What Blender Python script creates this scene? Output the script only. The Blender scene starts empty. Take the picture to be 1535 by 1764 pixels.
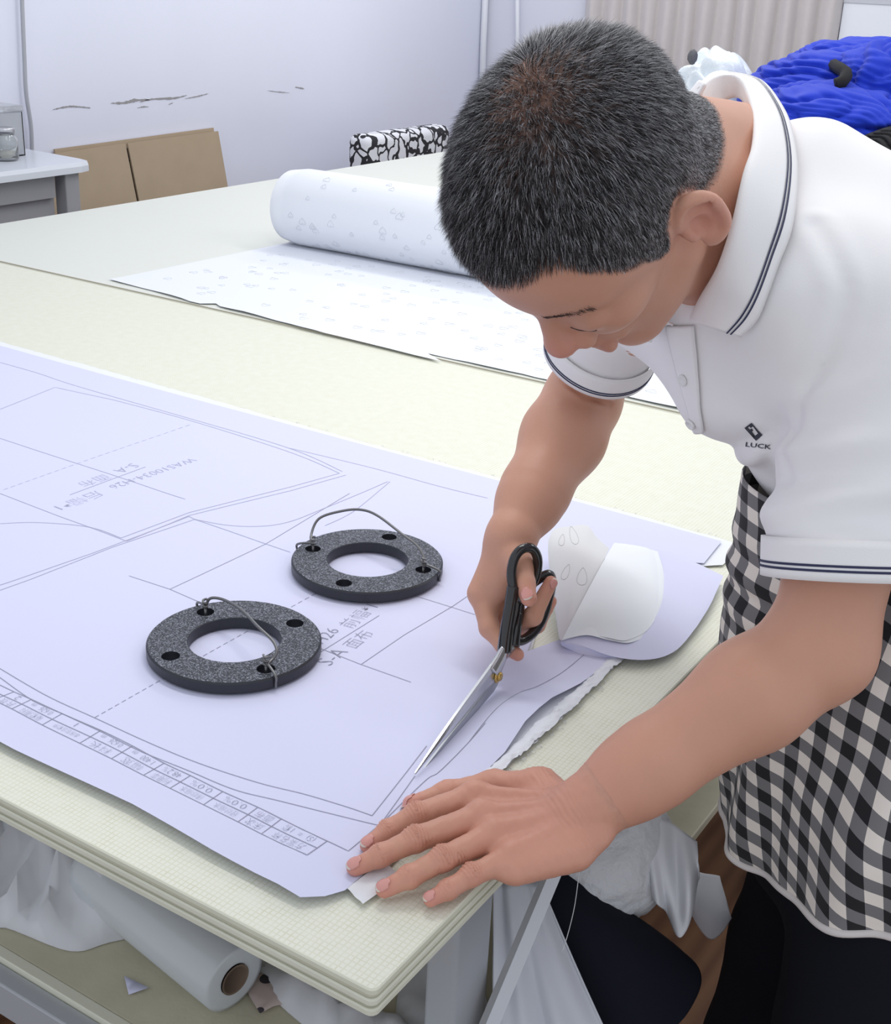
import bpy, bmesh, math, random
import numpy as np
from mathutils import Vector, Matrix
from mathutils.bvhtree import BVHTree
from mathutils.geometry import delaunay_2d_cdt

SC = bpy.context.scene
COL = SC.collection
TZ = 0.80                                   # table-top height above the floor; everything is laid out with z = 0 on the table top
rng = np.random.default_rng(7)
A3 = np.array

# ------------------------------------------------------------------ camera
FPX = 2234.08
CAMR = A3([[0.83981794, -0.24363949, 0.48512434],
           [0.54120001, 0.30575083, -0.78333836],
           [0.04252499, 0.9204109, 0.38863273]])
CAMC = A3([0.42155, -0.61228, 0.70])
cam_data = bpy.data.cameras.new('camera')
cam_data.sensor_fit = 'HORIZONTAL'
cam_data.sensor_width = 36.0
cam_data.lens = FPX / 1535.0 * 36.0
cam_data.clip_start = 0.02
cam = bpy.data.objects.new('camera', cam_data)
COL.objects.link(cam)
m4 = np.eye(4); m4[:3, :3] = CAMR; m4[:3, 3] = CAMC + A3([0, 0, TZ])
cam.matrix_world = Matrix(m4.tolist())
SC.camera = cam

# ------------------------------------------------------------------ world, lights, exposure
SC.view_settings.view_transform = 'Standard'
SC.view_settings.look = 'None'
SC.view_settings.gamma = 1.0
SC.view_settings.use_curve_mapping = False
SC.view_settings.exposure = 0.06
world = bpy.data.worlds.new('world'); SC.world = world
world.use_nodes = True
bg = world.node_tree.nodes['Background']
bg.inputs['Color'].default_value = (0.88, 0.92, 1.0, 1)
bg.inputs['Strength'].default_value = 0.80
def area(name, loc, rot, sx, sy, power, colr=(1, 1, 1)):
    l = bpy.data.lights.new(name, 'AREA'); l.shape = 'RECTANGLE'; l.size = sx; l.size_y = sy
    l.energy = power; l.color = colr
    o = bpy.data.objects.new(name, l); COL.objects.link(o); o.location = loc; o.rotation_euler = rot
    return o
# rows of ceiling tubes over the cutting tables, then one added for the wall
area('overhead_light', (-0.55, 0.95, 1.85), (0, 0, 0), 1.5, 0.25, 14, (1.0, 0.985, 0.96))
area('overhead_light', (-1.5, 2.9, 1.85), (0, 0, 0), 1.5, 0.25, 13, (1.0, 0.985, 0.96))
area('overhead_light', (0.6, 2.6, 1.85), (0, 0, 0), 1.5, 0.25, 11, (1.0, 0.985, 0.96))
area('overhead_light', (-2.1, 4.1, 1.85), (0, 0, 0), 1.5, 0.25, 12, (1.0, 0.985, 0.96))  # added lamp, brightens the far end of the left wall

# ------------------------------------------------------------------ pixel helpers (1535 x 1764 frame)
def ray(px, py): return CAMR @ A3([px - 767.5, -(py - 882.0), -FPX])
def at(px, py, d):                           # point seen at a pixel, d metres along the optical axis
    return CAMC + ray(px, py) / FPX * d
def tz(px, py, z=0.0):                       # point seen at a pixel on the level z above the table top
    r = ray(px, py); return CAMC + r * ((z - CAMC[2]) / r[2])
def onx(px, py, x): r = ray(px, py); return CAMC + r * ((x - CAMC[0]) / r[0])
def ony(px, py, y): r = ray(px, py); return CAMC + r * ((y - CAMC[1]) / r[1])
def nrm(v): v = A3(v, float); return v / (np.linalg.norm(v) + 1e-12)

# ------------------------------------------------------------------ object helpers
def origin(o):
    p = np.zeros(3)
    while o is not None:
        p = p + A3(o.location); o = o.parent
    return p
def props(o, label=None, cat=None, group=None, kind=None):
    if label: o['label'] = label
    if cat: o['category'] = cat
    if group: o['group'] = group
    if kind: o['kind'] = kind
    return o
def thing(name, loc, label, cat, group=None):
    o = bpy.data.objects.new(name, None); COL.objects.link(o); o.location = tuple(loc)
    o.empty_display_size = 0.05
    return props(o, label, cat, group)
def mk(name, verts, faces, mat=None, parent=None, smooth=True, loc=None, uv=None, mats=None, fmat=None):
    """one mesh object; verts in layout coordinates"""
    verts = np.asarray(verts, float)
    if parent is not None: base = origin(parent); off = np.zeros(3)
    elif loc is not None: base = A3(loc, float); off = base
    else:
        lo, hi = verts.min(0), verts.max(0); base = A3([(lo[0] + hi[0]) / 2, (lo[1] + hi[1]) / 2, lo[2]]); off = base
    me = bpy.data.meshes.new(name)
    v = (verts - base)
    me.from_pydata(v.tolist(), [], [list(map(int, f)) for f in faces] if not isinstance(faces, np.ndarray) else faces.tolist())
    if smooth: me.polygons.foreach_set('use_smooth', [True] * len(me.polygons))
    if mats:
        for m in mats: me.materials.append(m)
        if fmat is not None: me.polygons.foreach_set('material_index', list(map(int, fmat)))
    elif mat: me.materials.append(mat)
    if uv is not None:
        lay = me.uv_layers.new(name='UVMap')
        li = np.zeros(len(me.loops), int); me.loops.foreach_get('vertex_index', li)
        lay.data.foreach_set('uv', np.asarray(uv, float)[li].ravel())
    me.update()
    o = bpy.data.objects.new(name, me); COL.objects.link(o)
    o.location = tuple(off)
    if parent is not None: o.parent = parent
    return o
def vcol(o, name, c):
    a = o.data.attributes.new(name, 'FLOAT_COLOR', 'POINT')
    c = np.asarray(c, float)
    if c.shape[1] == 3: c = np.concatenate([c, np.ones((len(c), 1))], 1)
    a.data.foreach_set('color', c.ravel())
def box(name, lo, hi, mat, parent=None, bev=0.0, seg=2, rotz=0.0, pivot=None, smooth=False, loc=None):
    lo, hi = A3(lo, float), A3(hi, float)
    bm = bmesh.new(); bmesh.ops.create_cube(bm, size=1.0)
    c, s = (lo + hi) / 2, hi - lo
    for v in bm.verts: v.co = Vector((v.co.x * s[0] + c[0], v.co.y * s[1] + c[1], v.co.z * s[2] + c[2]))
    if bev > 0: bmesh.ops.bevel(bm, geom=bm.edges[:], offset=bev, segments=seg, affect='EDGES', profile=0.5)
    if rotz:
        pv = Vector(c if pivot is None else pivot)
        bmesh.ops.rotate(bm, verts=bm.verts[:], cent=pv, matrix=Matrix.Rotation(rotz, 3, 'Z'))
    bm.verts.index_update()
    V = [tuple(v.co) for v in bm.verts]; Fc = [[v.index for v in f.verts] for f in bm.faces]
    bm.free()
    return mk(name, V, Fc, mat, parent, smooth=smooth or bev > 0 and seg > 2, loc=loc)
def tube_geo(pts, rad, n=8, closed=False, flat=None, cap=True):
    """sweep of a circle (or flattened ellipse: flat=(dir, factor)) along a polyline"""
    P = np.asarray(pts, float); m = len(P)
    R_ = np.full(m, rad) if np.isscalar(rad) else np.asarray(rad, float)
    if closed: T = np.roll(P, -1, 0) - np.roll(P, 1, 0)
    else: T = np.gradient(P, axis=0)
    T /= np.linalg.norm(T, axis=1)[:, None] + 1e-12
    up = A3([0, 0, 1.0]) if abs(T[0][2]) < .9 else A3([1.0, 0, 0])
    N = np.zeros_like(P); nvec = up - T[0] * (up @ T[0]); nvec /= np.linalg.norm(nvec)
    for i in range(m):
        nvec = nvec - T[i] * (nvec @ T[i]); nvec /= np.linalg.norm(nvec) + 1e-12; N[i] = nvec
    B = np.cross(T, N)
    a = np.linspace(0, 2 * np.pi, n, endpoint=False)
    off = R_[:, None, None] * (np.cos(a)[None, :, None] * N[:, None] + np.sin(a)[None, :, None] * B[:, None])
    if flat is not None:
        fd = nrm(flat[0]); off = off + fd * ((off @ fd)[..., None]) * (flat[1] - 1)
    V = (P[:, None] + off).reshape(-1, 3)
    F = []
    for i in range(m if closed else m - 1):
        i2 = (i + 1) % m
        for j in range(n):
            j2 = (j + 1) % n
            F.append([i * n + j, i * n + j2, i2 * n + j2, i2 * n + j])
    if cap and not closed:
        F.append(list(range(n))[::-1]); F.append([(m - 1) * n + j for j in range(n)])
    return V, F
def spline(pts, n=60, closed=False):
    """Catmull-Rom through the points"""
    P = np.asarray(pts, float); m = len(P)
    out = []
    segs = m if closed else m - 1
    for k in range(n):
        t = k / (n if closed else n - 1) * segs; i = min(int(t), segs - 1); u = t - i
        if closed: p0, p1, p2, p3 = P[(i - 1) % m], P[i % m], P[(i + 1) % m], P[(i + 2) % m]
        else: p0, p1, p2, p3 = P[max(i - 1, 0)], P[i], P[i + 1], P[min(i + 2, m - 1)]
        out.append(.5 * ((2 * p1) + (p2 - p0) * u + (2 * p0 - 5 * p1 + 4 * p2 - p3) * u * u + (3 * p1 - p0 - 3 * p2 + p3) * u ** 3))
    return A3(out)
def tube(name, pts, rad, mat, parent=None, n=8, closed=False, flat=None, loc=None):
    V, F = tube_geo(pts, rad, n, closed, flat); return mk(name, V, F, mat, parent, loc=loc)
def grid_faces(nu, nv, cu=False):
    F = []
    for i in range(nu if cu else nu - 1):
        for j in range(nv - 1):
            i2 = (i + 1) % nu
            F.append([i * nv + j, i2 * nv + j, i2 * nv + j + 1, i * nv + j + 1])
    return F
def merge(*gs):
    V, F, o = [], [], 0
    for v, f in gs:
        V.append(np.asarray(v, float)); F += [[i + o for i in q] for q in f]; o += len(v)
    return np.concatenate(V), F
def lathe_geo(prof, n=32):
    """prof: list of (r, z)"""
    V, F = [], []
    m = len(prof)
    for k in range(n):
        a = 2 * math.pi * k / n
        for r, z in prof: V.append((r * math.cos(a), r * math.sin(a), z))
    for k in range(n):
        k2 = (k + 1) % n
        for j in range(m - 1): F.append([k * m + j, k2 * m + j, k2 * m + j + 1, k * m + j + 1])
    return A3(V), F
def solidify(o, t, offset=0.0):
    md = o.modifiers.new('thickness', 'SOLIDIFY'); md.thickness = t; md.offset = offset; return o
def fbm(p, sc=1.0, seed=0, octv=4):
    """cheap smooth pseudo-noise made of sines, in about -1..1"""
    p = np.asarray(p, float) * sc
    r = np.random.default_rng(seed); out = np.zeros(p.shape[:-1]); amp = 1.0; tot = 0
    for o_ in range(octv):
        for k in range(3):
            d = r.normal(size=p.shape[-1]); d /= np.linalg.norm(d)
            out += amp * np.sin((p @ d) * (1.7 ** o_) * 2 * np.pi * r.uniform(.7, 1.3) + r.uniform(0, 6.28)); tot += amp
        amp *= .55
    return out / tot * 1.8

# ------------------------------------------------------------------ implicit surfaces (smooth unions, extracted with surface nets)
class SDF:
    def __init__(self): self.pr = []
    def cone(self, a, b, ra, rb, k=.01, op='u', flat=None):
        a, b = A3(a, float), A3(b, float); ba = b - a; L2 = ba @ ba + 1e-12
        def fn(p):
            q = p - a
            t = np.clip(q @ ba / L2, 0, 1)
            r = q - t[..., None] * ba
            if flat is not None:
                n_, s_ = flat; r = r + n_ * ((r @ n_)[..., None]) * (1 / s_ - 1)
            return np.sqrt((r * r).sum(-1)) - (ra + (rb - ra) * t)
        mx = max(ra, rb) * (1 if flat is None else max(1, flat[1]))
        self.pr.append((fn, (a + b) / 2, math.sqrt(L2) / 2 + mx, k, op)); return self
    def chain(self, pts, rads, k=.01, flat=None):
        for i in range(len(pts) - 1): self.cone(pts[i], pts[i + 1], rads[i], rads[i + 1], k, 'u', flat)
        return self
    def ell(self, c, r, axes=None, k=.01, op='u'):
        c, r = A3(c, float), A3(r, float); M = np.eye(3) if axes is None else np.asarray(axes, float)
        def fn(p):
            q = (p - c) @ M.T
            k0 = np.sqrt(((q / r) ** 2).sum(-1)); k1 = np.sqrt(((q / r ** 2) ** 2).sum(-1)) + 1e-9
            return k0 * (k0 - 1) / k1
        self.pr.append((fn, c, r.max(), k, op)); return self
    def sph(self, c, r, k=.01, op='u'): return self.cone(c, A3(c, float) + 1e-6, r, r, k, op)
    def __call__(self, p, cc=None, cr=0.0):
        d = np.full(p.shape[:-1], .5)
        for fn, c, r, k, op in self.pr:
            if cc is not None and np.linalg.norm(c - cc) - r > cr + k + .02: continue
            e = fn(p)
            if op == 'u':
                h = np.clip(.5 + .5 * (d - e) / k, 0, 1); d = d + (e - d) * h - k * h * (1 - h)
            else:
                h = np.clip(.5 - .5 * (d + e) / k, 0, 1); d = d + (-e - d) * h + k * h * (1 - h)
        return d
    def grad(self, p, e=1e-3):
        g = np.stack([self(p + A3(v) * e) - self(p - A3(v) * e) for v in ((1, 0, 0), (0, 1, 0), (0, 0, 1))], -1)
        return g / (np.linalg.norm(g, axis=-1)[..., None] + 1e-12)
    def snap(self, p, off=0.0, it=6):
        p = np.asarray(p, float).copy()
        for _ in range(it):
            p = p - self.grad(p) * ((self(p) - off) * .9)[..., None]
        return p
    def near(self, c, r):
        s = SDF(); s.pr = [q for q in self.pr if np.linalg.norm(q[1] - c) - q[2] < r]; return s
    def along(self, p, d, off=0.0, n=60, step=.004):
        """march points p along directions d until the surface is met"""
        p = np.asarray(p, float).copy(); d = np.asarray(d, float)
        for _ in range(n):
            s = self(p) - off; p = p + d * (s * .8)[..., None]
        return p
    def radius(self, c, dirs, rmax=.4, off=0.0):
        """outermost surface crossing seen from c along dirs"""
        c = np.asarray(c, float); rs = np.linspace(rmax, 0.0, 90)
        res = np.full(len(dirs), .02); done = np.zeros(len(dirs), bool)
        cc = np.broadcast_to(c, (len(dirs), 3))
        for i, r in enumerate(rs):
            s = self(cc + dirs * r) - off
            hit = (s < 0) & ~done
            res[hit] = r; done |= hit
        lo = res.copy(); hi = res + rmax / 89
        for _ in range(9):
            mid = (lo + hi) / 2; s = self(cc + dirs * mid[:, None]) - off
            lo = np.where(s < 0, mid, lo); hi = np.where(s < 0, hi, mid)
        return lo

def surfnet(sdf, lo, hi, h, B=8, disp=None):
    lo, hi = A3(lo, float), A3(hi, float)
    nb = np.ceil((hi - lo) / (h * B)).astype(int)
    bi = np.stack(np.meshgrid(*[np.arange(n) for n in nb], indexing='ij'), -1).reshape(-1, 3)
    cen = lo + (bi + .5) * h * B
    dc = np.concatenate([sdf(c) for c in np.array_split(cen, max(1, len(cen) // 20000))])
    bi = bi[np.abs(dc) < B * h * 1.25]
    g = np.stack(np.meshgrid(*[np.arange(B + 1)] * 3, indexing='ij'), -1)
    vals = np.empty((len(bi), B + 1, B + 1, B + 1), np.float32)
    rad = B * h * .87
    keep = np.ones(len(bi), bool)
    for i, b in enumerate(bi):
        p = lo + (b * B + g) * h
        v = sdf(p, lo + (b + .5) * B * h, rad)
        if disp is not None: v = v - disp(p)
        vals[i] = v
        keep[i] = v.min() < 0 < v.max()
    bi, vals = bi[keep], vals[keep]
    inside = vals < 0
    DIM = nb * B + 2
    def gid(ix): return (ix[..., 0] * DIM[1] + ix[..., 1]) * DIM[2] + ix[..., 2]
    corners = [(a, b, c) for a in (0, 1) for b in (0, 1) for c in (0, 1)]
    cnt = sum(inside[:, a:B + a, b:B + b, c:B + c].astype(np.int8) for a, b, c in corners)
    sel = np.argwhere((cnt > 0) & (cnt < 8))
    cellix = bi[sel[:, 0]] * B + sel[:, 1:]
    cv = np.stack([vals[sel[:, 0], sel[:, 1] + a, sel[:, 2] + b, sel[:, 3] + c] for a, b, c in corners], 1)
    acc = np.zeros((len(sel), 3)); num = np.zeros(len(sel))
    ca = A3(corners, float)
    for i in range(8):
        for j in range(i + 1, 8):
            if np.abs(ca[i] - ca[j]).sum() != 1: continue
            x = (cv[:, i] < 0) != (cv[:, j] < 0)
            t = cv[:, i] / (cv[:, i] - cv[:, j] + 1e-12)
            acc += np.where(x[:, None], ca[i] + t[:, None] * (ca[j] - ca[i]), 0); num += x
    V = lo + (cellix + acc / num[:, None]) * h
    ids = gid(cellix); order = np.argsort(ids); sid = ids[order]
    F = []
    for ax in range(3):
        sl = [slice(0, B)] * 3
        a = inside[:, :B, :B, :B]
        s2 = [slice(0, B)] * 3; s2[ax] = slice(1, B + 1)
        b = inside[(slice(None),) + tuple(s2)]
        e = np.argwhere(a != b)
        gp = bi[e[:, 0]] * B + e[:, 1:]
        o1, o2 = [(1, 2), (2, 0), (0, 1)][ax]
        q = []
        for d1, d2 in ((0, 0), (1, 0), (1, 1), (0, 1)):
            c = gp.copy(); c[:, o1] -= d1; c[:, o2] -= d2; q.append(gid(c))
        q = np.stack(q, 1)
        k = np.searchsorted(sid, q); k = np.clip(k, 0, len(sid) - 1)
        ok = (sid[k] == q).all(1)
        f = order[k[ok]]
        neg = a[e[:, 0], e[:, 1], e[:, 2], e[:, 3]][ok]
        f[~neg] = f[~neg][:, ::-1]
        # winding: outward when the first corner is inside
        F.append(f[:, ::-1])
    F = np.concatenate(F)
    return V, F[:, ::-1]
def clean(V, F):
    used = np.unique(F); mp = np.full(len(V), -1); mp[used] = np.arange(len(used))
    return V[used], mp[F]
def smooth_mesh(V, F, it=2, lam=.5):
    n = len(V); E = np.concatenate([F[:, [0, 1]], F[:, [1, 2]], F[:, [2, 3]], F[:, [3, 0]]])
    deg = np.bincount(E.ravel(), minlength=n).astype(float)
    for _ in range(it):
        S = np.zeros_like(V)
        for ax in range(3):
            S[:, ax] = np.bincount(E[:, 0], V[E[:, 1], ax], n) + np.bincount(E[:, 1], V[E[:, 0], ax], n)
        V = V + lam * (S / np.maximum(deg, 1)[:, None] - V)
    return V

# ------------------------------------------------------------------ materials
def mat(name, col, rough=.6, metal=0.0, spec=.5, noise=None, bump=None, attr=None, sss=0.0, sheen=0.0, alpha=None, trans=0.0, coat=0.0):
    """noise=(scale, amount): value variation; bump=(scale, strength, distance)"""
    m = bpy.data.materials.new(name); m.use_nodes = True
    nt = m.node_tree; b = nt.nodes['Principled BSDF']
    b.inputs['Base Color'].default_value = (*col, 1); b.inputs['Roughness'].default_value = rough
    b.inputs['Metallic'].default_value = metal; b.inputs['Specular IOR Level'].default_value = spec
    if sheen: b.inputs['Sheen Weight'].default_value = sheen
    if trans: b.inputs['Transmission Weight'].default_value = trans
    if coat: b.inputs['Coat Weight'].default_value = coat
    if alpha is not None: b.inputs['Alpha'].default_value = alpha
    if sss:
        b.inputs['Subsurface Weight'].default_value = sss
        b.inputs['Subsurface Radius'].default_value = (.012, .004, .002); b.inputs['Subsurface Scale'].default_value = .4
    src = None
    if attr:
        a = nt.nodes.new('ShaderNodeAttribute'); a.attribute_name = attr; src = a.outputs['Color']
        nt.links.new(src, b.inputs['Base Color'])
    tc = nt.nodes.new('ShaderNodeTexCoord')
    if noise:
        n = nt.nodes.new('ShaderNodeTexNoise'); n.inputs['Scale'].default_value = noise[0]; n.inputs['Detail'].default_value = 4
        nt.links.new(tc.outputs['Object'], n.inputs['Vector'])
        mp = nt.nodes.new('ShaderNodeMapRange'); mp.inputs['To Min'].default_value = 1 - noise[1]; mp.inputs['To Max'].default_value = 1 + noise[1]
        nt.links.new(n.outputs['Fac'], mp.inputs['Value'])
        mx = nt.nodes.new('ShaderNodeVectorMath'); mx.operation = 'SCALE'
        if src is not None: nt.links.new(src, mx.inputs[0])
        else: mx.inputs[0].default_value = col
        nt.links.new(mp.outputs['Result'], mx.inputs['Scale']); nt.links.new(mx.outputs['Vector'], b.inputs['Base Color'])
    if bump:
        n = nt.nodes.new('ShaderNodeTexNoise'); n.inputs['Scale'].default_value = bump[0]; n.inputs['Detail'].default_value = 3
        nt.links.new(tc.outputs['Object'], n.inputs['Vector'])
        bp = nt.nodes.new('ShaderNodeBump'); bp.inputs['Strength'].default_value = bump[1]; bp.inputs['Distance'].default_value = bump[2]
        nt.links.new(n.outputs['Fac'], bp.inputs['Height']); nt.links.new(bp.outputs['Normal'], b.inputs['Normal'])
    return m
def nodes_of(m): return m.node_tree, m.node_tree.nodes['Principled BSDF']
def mathn(nt, op, a, b=None, c=None):
    n = nt.nodes.new('ShaderNodeMath'); n.operation = op
    for i, v in enumerate((a, b, c)):
        if v is None: continue
        if isinstance(v, (int, float)): n.inputs[i].default_value = v
        else: nt.links.new(v, n.inputs[i])
    return n.outputs[0]
def mixc(nt, fac, c1, c2):
    n = nt.nodes.new('ShaderNodeMix'); n.data_type = 'RGBA'
    for i, v in ((0, fac), (6, c1), (7, c2)):
        if isinstance(v, (int, float)): n.inputs[i].default_value = v
        elif isinstance(v, tuple): n.inputs[i].default_value = (*v, 1)
        else: nt.links.new(v, n.inputs[i])
    return n.outputs[2]
# ================================================================== materials of the room and the tables
def table_vinyl():
    """cream embossed vinyl with a fine woven grid"""
    m = mat('cream_grid_vinyl', (.79, .80, .70), .5, spec=.45)
    nt, b = nodes_of(m)
    tc = nt.nodes.new('ShaderNodeTexCoord'); sp = nt.nodes.new('ShaderNodeSeparateXYZ')
    wob = nt.nodes.new('ShaderNodeTexNoise'); wob.inputs['Scale'].default_value = 120; wob.inputs['Detail'].default_value = 2
    nt.links.new(tc.outputs['Object'], wob.inputs['Vector'])
    va = nt.nodes.new('ShaderNodeVectorMath'); va.operation = 'MULTIPLY_ADD'
    nt.links.new(wob.outputs['Color'], va.inputs[0]); va.inputs[1].default_value = (.0016, .0016, 0); nt.links.new(tc.outputs['Object'], va.inputs[2])
    nt.links.new(va.outputs['Vector'], sp.inputs[0])
    P_ = .0050
    def line(o, w):
        fr = mathn(nt, 'FRACT', mathn(nt, 'DIVIDE', o, P_)); d = mathn(nt, 'ABSOLUTE', mathn(nt, 'SUBTRACT', fr, .5))
        return mathn(nt, 'LESS_THAN', d, w)
    n2 = nt.nodes.new('ShaderNodeTexNoise'); n2.inputs['Scale'].default_value = 60; nt.links.new(tc.outputs['Object'], n2.inputs['Vector'])
    l = mathn(nt, 'MAXIMUM', line(sp.outputs['X'], .13), line(sp.outputs['Y'], .10))
    fac = mathn(nt, 'MULTIPLY', l, mathn(nt, 'MULTIPLY_ADD', n2.outputs['Fac'], 1.3, -.15))
    colr = mixc(nt, fac, (.775, .78, .67), (.63, .625, .455))
    nt.links.new(colr, b.inputs['Base Color'])
    bp = nt.nodes.new('ShaderNodeBump'); bp.inputs['Strength'].default_value = .35; bp.inputs['Distance'].default_value = .0006; bp.invert = True
    nt.links.new(l, bp.inputs['Height']); nt.links.new(bp.outputs['Normal'], b.inputs['Normal'])
    return m
M_vinyl = table_vinyl()
M_vinyl_far = mat('cream_smooth_vinyl', (.725, .74, .675), .45, noise=(40, .012), bump=(250, .12, .0006))
M_edge = [mat('board_edge', c, .5, noise=(30, .06)) for c in ((.68, .68, .55), (.56, .55, .43), (.70, .70, .58), (.54, .53, .43), (.66, .66, .54))]
M_metal = mat('grey_painted_metal', (.42, .44, .47), .38, .1, bump=(300, .05, .0004))
M_wall = mat('white_plaster_wall', (.78, .80, .92), .85, noise=(3, .02), bump=(60, .1, .002))
M_wall2 = mat('pale_plaster_wall', (.70, .71, .80), .85, noise=(3, .02))
M_crack = mat('bare_plaster_crack', (.34, .33, .34), .9, noise=(80, .3))
M_floor = mat('brown_wood_floor', (.17, .085, .045), .4, noise=(6, .25))
nt, b = nodes_of(M_floor)
wv = nt.nodes.new('ShaderNodeTexWave'); wv.inputs['Scale'].default_value = 9; wv.inputs['Distortion'].default_value = 6; wv.inputs['Detail'].default_value = 3
mp_ = nt.nodes.new('ShaderNodeMapping'); mp_.inputs['Scale'].default_value = (1, .12, 1); tc_ = nt.nodes.new('ShaderNodeTexCoord')
nt.links.new(tc_.outputs['Object'], mp_.inputs['Vector']); nt.links.new(mp_.outputs['Vector'], wv.inputs['Vector'])
nt.links.new(mixc(nt, wv.outputs['Fac'], (.13, .062, .034), (.19, .095, .05)), b.inputs['Base Color'])
M_card = mat('brown_cardboard', (.43, .335, .235), .85, noise=(12, .07), bump=(200, .1, .0006))
M_cardedge = mat('cardboard_edge', (.33, .24, .16), .9)
M_desk = mat('grey_desk_laminate', (.36, .36, .38), .5, noise=(10, .04))
M_desktop = mat('light_desk_top', (.66, .69, .75), .25)
M_dark = mat('dark_gap', (.03, .03, .035), .7)
M_cable = mat('grey_cable', (.42, .43, .47), .6)
M_conduit = mat('white_conduit', (.72, .74, .80), .45)
M_curtain = mat('taupe_curtain', (.56, .52, .52), .9, noise=(40, .05), sheen=.2)
M_board = mat('white_panel', (.80, .82, .89), .5)
M_panel_edge = mat('panel_edge_strip', (.55, .56, .62), .5)
M_glass = mat('clear_glass', (.95, .97, .97), .03, trans=.92, spec=.5)
M_plastic_clear = mat('clear_plastic_box', (.80, .82, .85), .12, trans=.75)
M_metal_lid = mat('brushed_metal_lid', (.6, .6, .62), .3, .9)

# ================================================================== room shell
WX, WY = -3.10, 5.22
def wall(name, lo, hi, m):
    o = box(name, lo, hi, m); props(o, kind='structure'); return o
w_l = wall('wall_left', (WX - .1, -1.6, -TZ), (WX, WY + .1, 2.0), M_wall)
w_b = wall('wall_back', (WX, WY, -TZ), (1.8, WY + .1, 2.0), M_wall2)
fl = wall('floor', (WX - .1, -1.6, -TZ - .06), (1.8, WY + .1, -TZ), M_floor)
# peeled plaster marks in a ragged row along the wall (each mark a thin recessed flake)
def ragged(pl, wmax, seed):
    r = np.random.default_rng(seed); P0 = A3([onx(px, py, WX) for px, py in pl]); n = 26
    Q = spline(P0, n); t = np.linspace(0, 1, n)
    w = wmax * np.sin(np.pi * t) ** .6 * r.uniform(.35, 1.0, n) * .5
    up, dn = Q + A3([0, 0, 1]) * w[:, None], Q - A3([0, 0, 1]) * (w * r.uniform(.4, 1, n))[:, None]
    V = np.concatenate([up, dn]); V[:, 0] = WX + .0015
    return V, [[i, i + n, i + n + 1, i + 1] for i in range(n - 1)]
crk = merge(*[ragged(*a) for a in (([(90, 189), (115, 184), (135, 184), (156, 186)], .010, 1),
      ([(190, 178), (215, 177), (232, 173), (258, 172)], .016, 2), ([(240, 176), (262, 171), (300, 169), (322, 164)], .011, 3),
      ([(318, 170), (340, 166), (359, 161)], .006, 4), ([(236, 186), (246, 184), (256, 184)], .006, 5), ([(290, 180), (298, 177)], .005, 6),
      ([(461, 156), (475, 158), (500, 160)], .005, 7), ([(508, 150), (524, 153)], .010, 8))])
mk('peeled_plaster', crk[0], crk[1], M_crack, w_l, smooth=False)
# hanging cable on the left wall
cb = tube('hanging_cable', spline([onx(37, -60, WX + .02), onx(38, 0, WX + .02), onx(42, 100, WX + .02), onx(45, 160, WX + .02), onx(53, 215, WX + .02), onx(55, 258, WX + .02), onx(56, 300, WX + .02)], 40), .0065, M_cable)
props(cb, 'thin grey cable hanging down the left wall behind the desk', 'cable')
for i, (x0, x1, lab) in enumerate(((839, 826, 'thicker pale conduit running down beside the room corner'), (891, 892, 'thin pale conduit on the wall nearest the curtain edge'))):
    yv = WY - .03
    c = tube('wall_conduit', [ony(x0, -80, yv), ony((x0 + x1) / 2, 80, yv), ony(x1, 330, yv)], .016 if i == 0 else .011, M_conduit, n=10)
    props(c, lab, 'pipe')

# curtain: pleated cloth hung in front of the back wall
cx0, cx1 = ony(1003, 0, WY - .1)[0], ony(1447, 0, WY - .1)[0]
nu, nv = 220, 14
us = np.linspace(0, 1, nu); zs = np.linspace(1.5, -.55, nv)
V = []
npl = 13
for u in us:
    ph = u * npl
    fr = ph - math.floor(ph)
    fold = (.045 * abs(math.sin(math.pi * (fr ** 1.5))) if fr < .96 else .0) + .01 * math.sin(u * 40)
    for z in zs:
        k = .75 + .25 * (1.5 - z) / 2
        V.append((cx0 + (cx1 - cx0) * u + .004 * math.sin(z * 5 + u * 30), WY - .06 - fold * k, z))
cur = solidify(mk('curtain', V, grid_faces(nu, nv), M_curtain), .003)
props(cur, 'taupe pleated curtain hanging against the back wall', 'curtain')
# white panel to the right of the curtain
p0 = ony(1455, 4, WY - .05)
pn = thing('display_board', (p0[0] + .8, WY - .03, -.5), 'plain white upright panel at the right of the curtain', 'panel')
box('board', (p0[0], WY - .06, -.5), (p0[0] + 1.7, WY - .01, p0[2]), M_board, pn)
box('top_strip', (p0[0], WY - .065, p0[2]), (p0[0] + 1.7, WY - .005, p0[2] + .03), M_panel_edge, pn)

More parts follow.
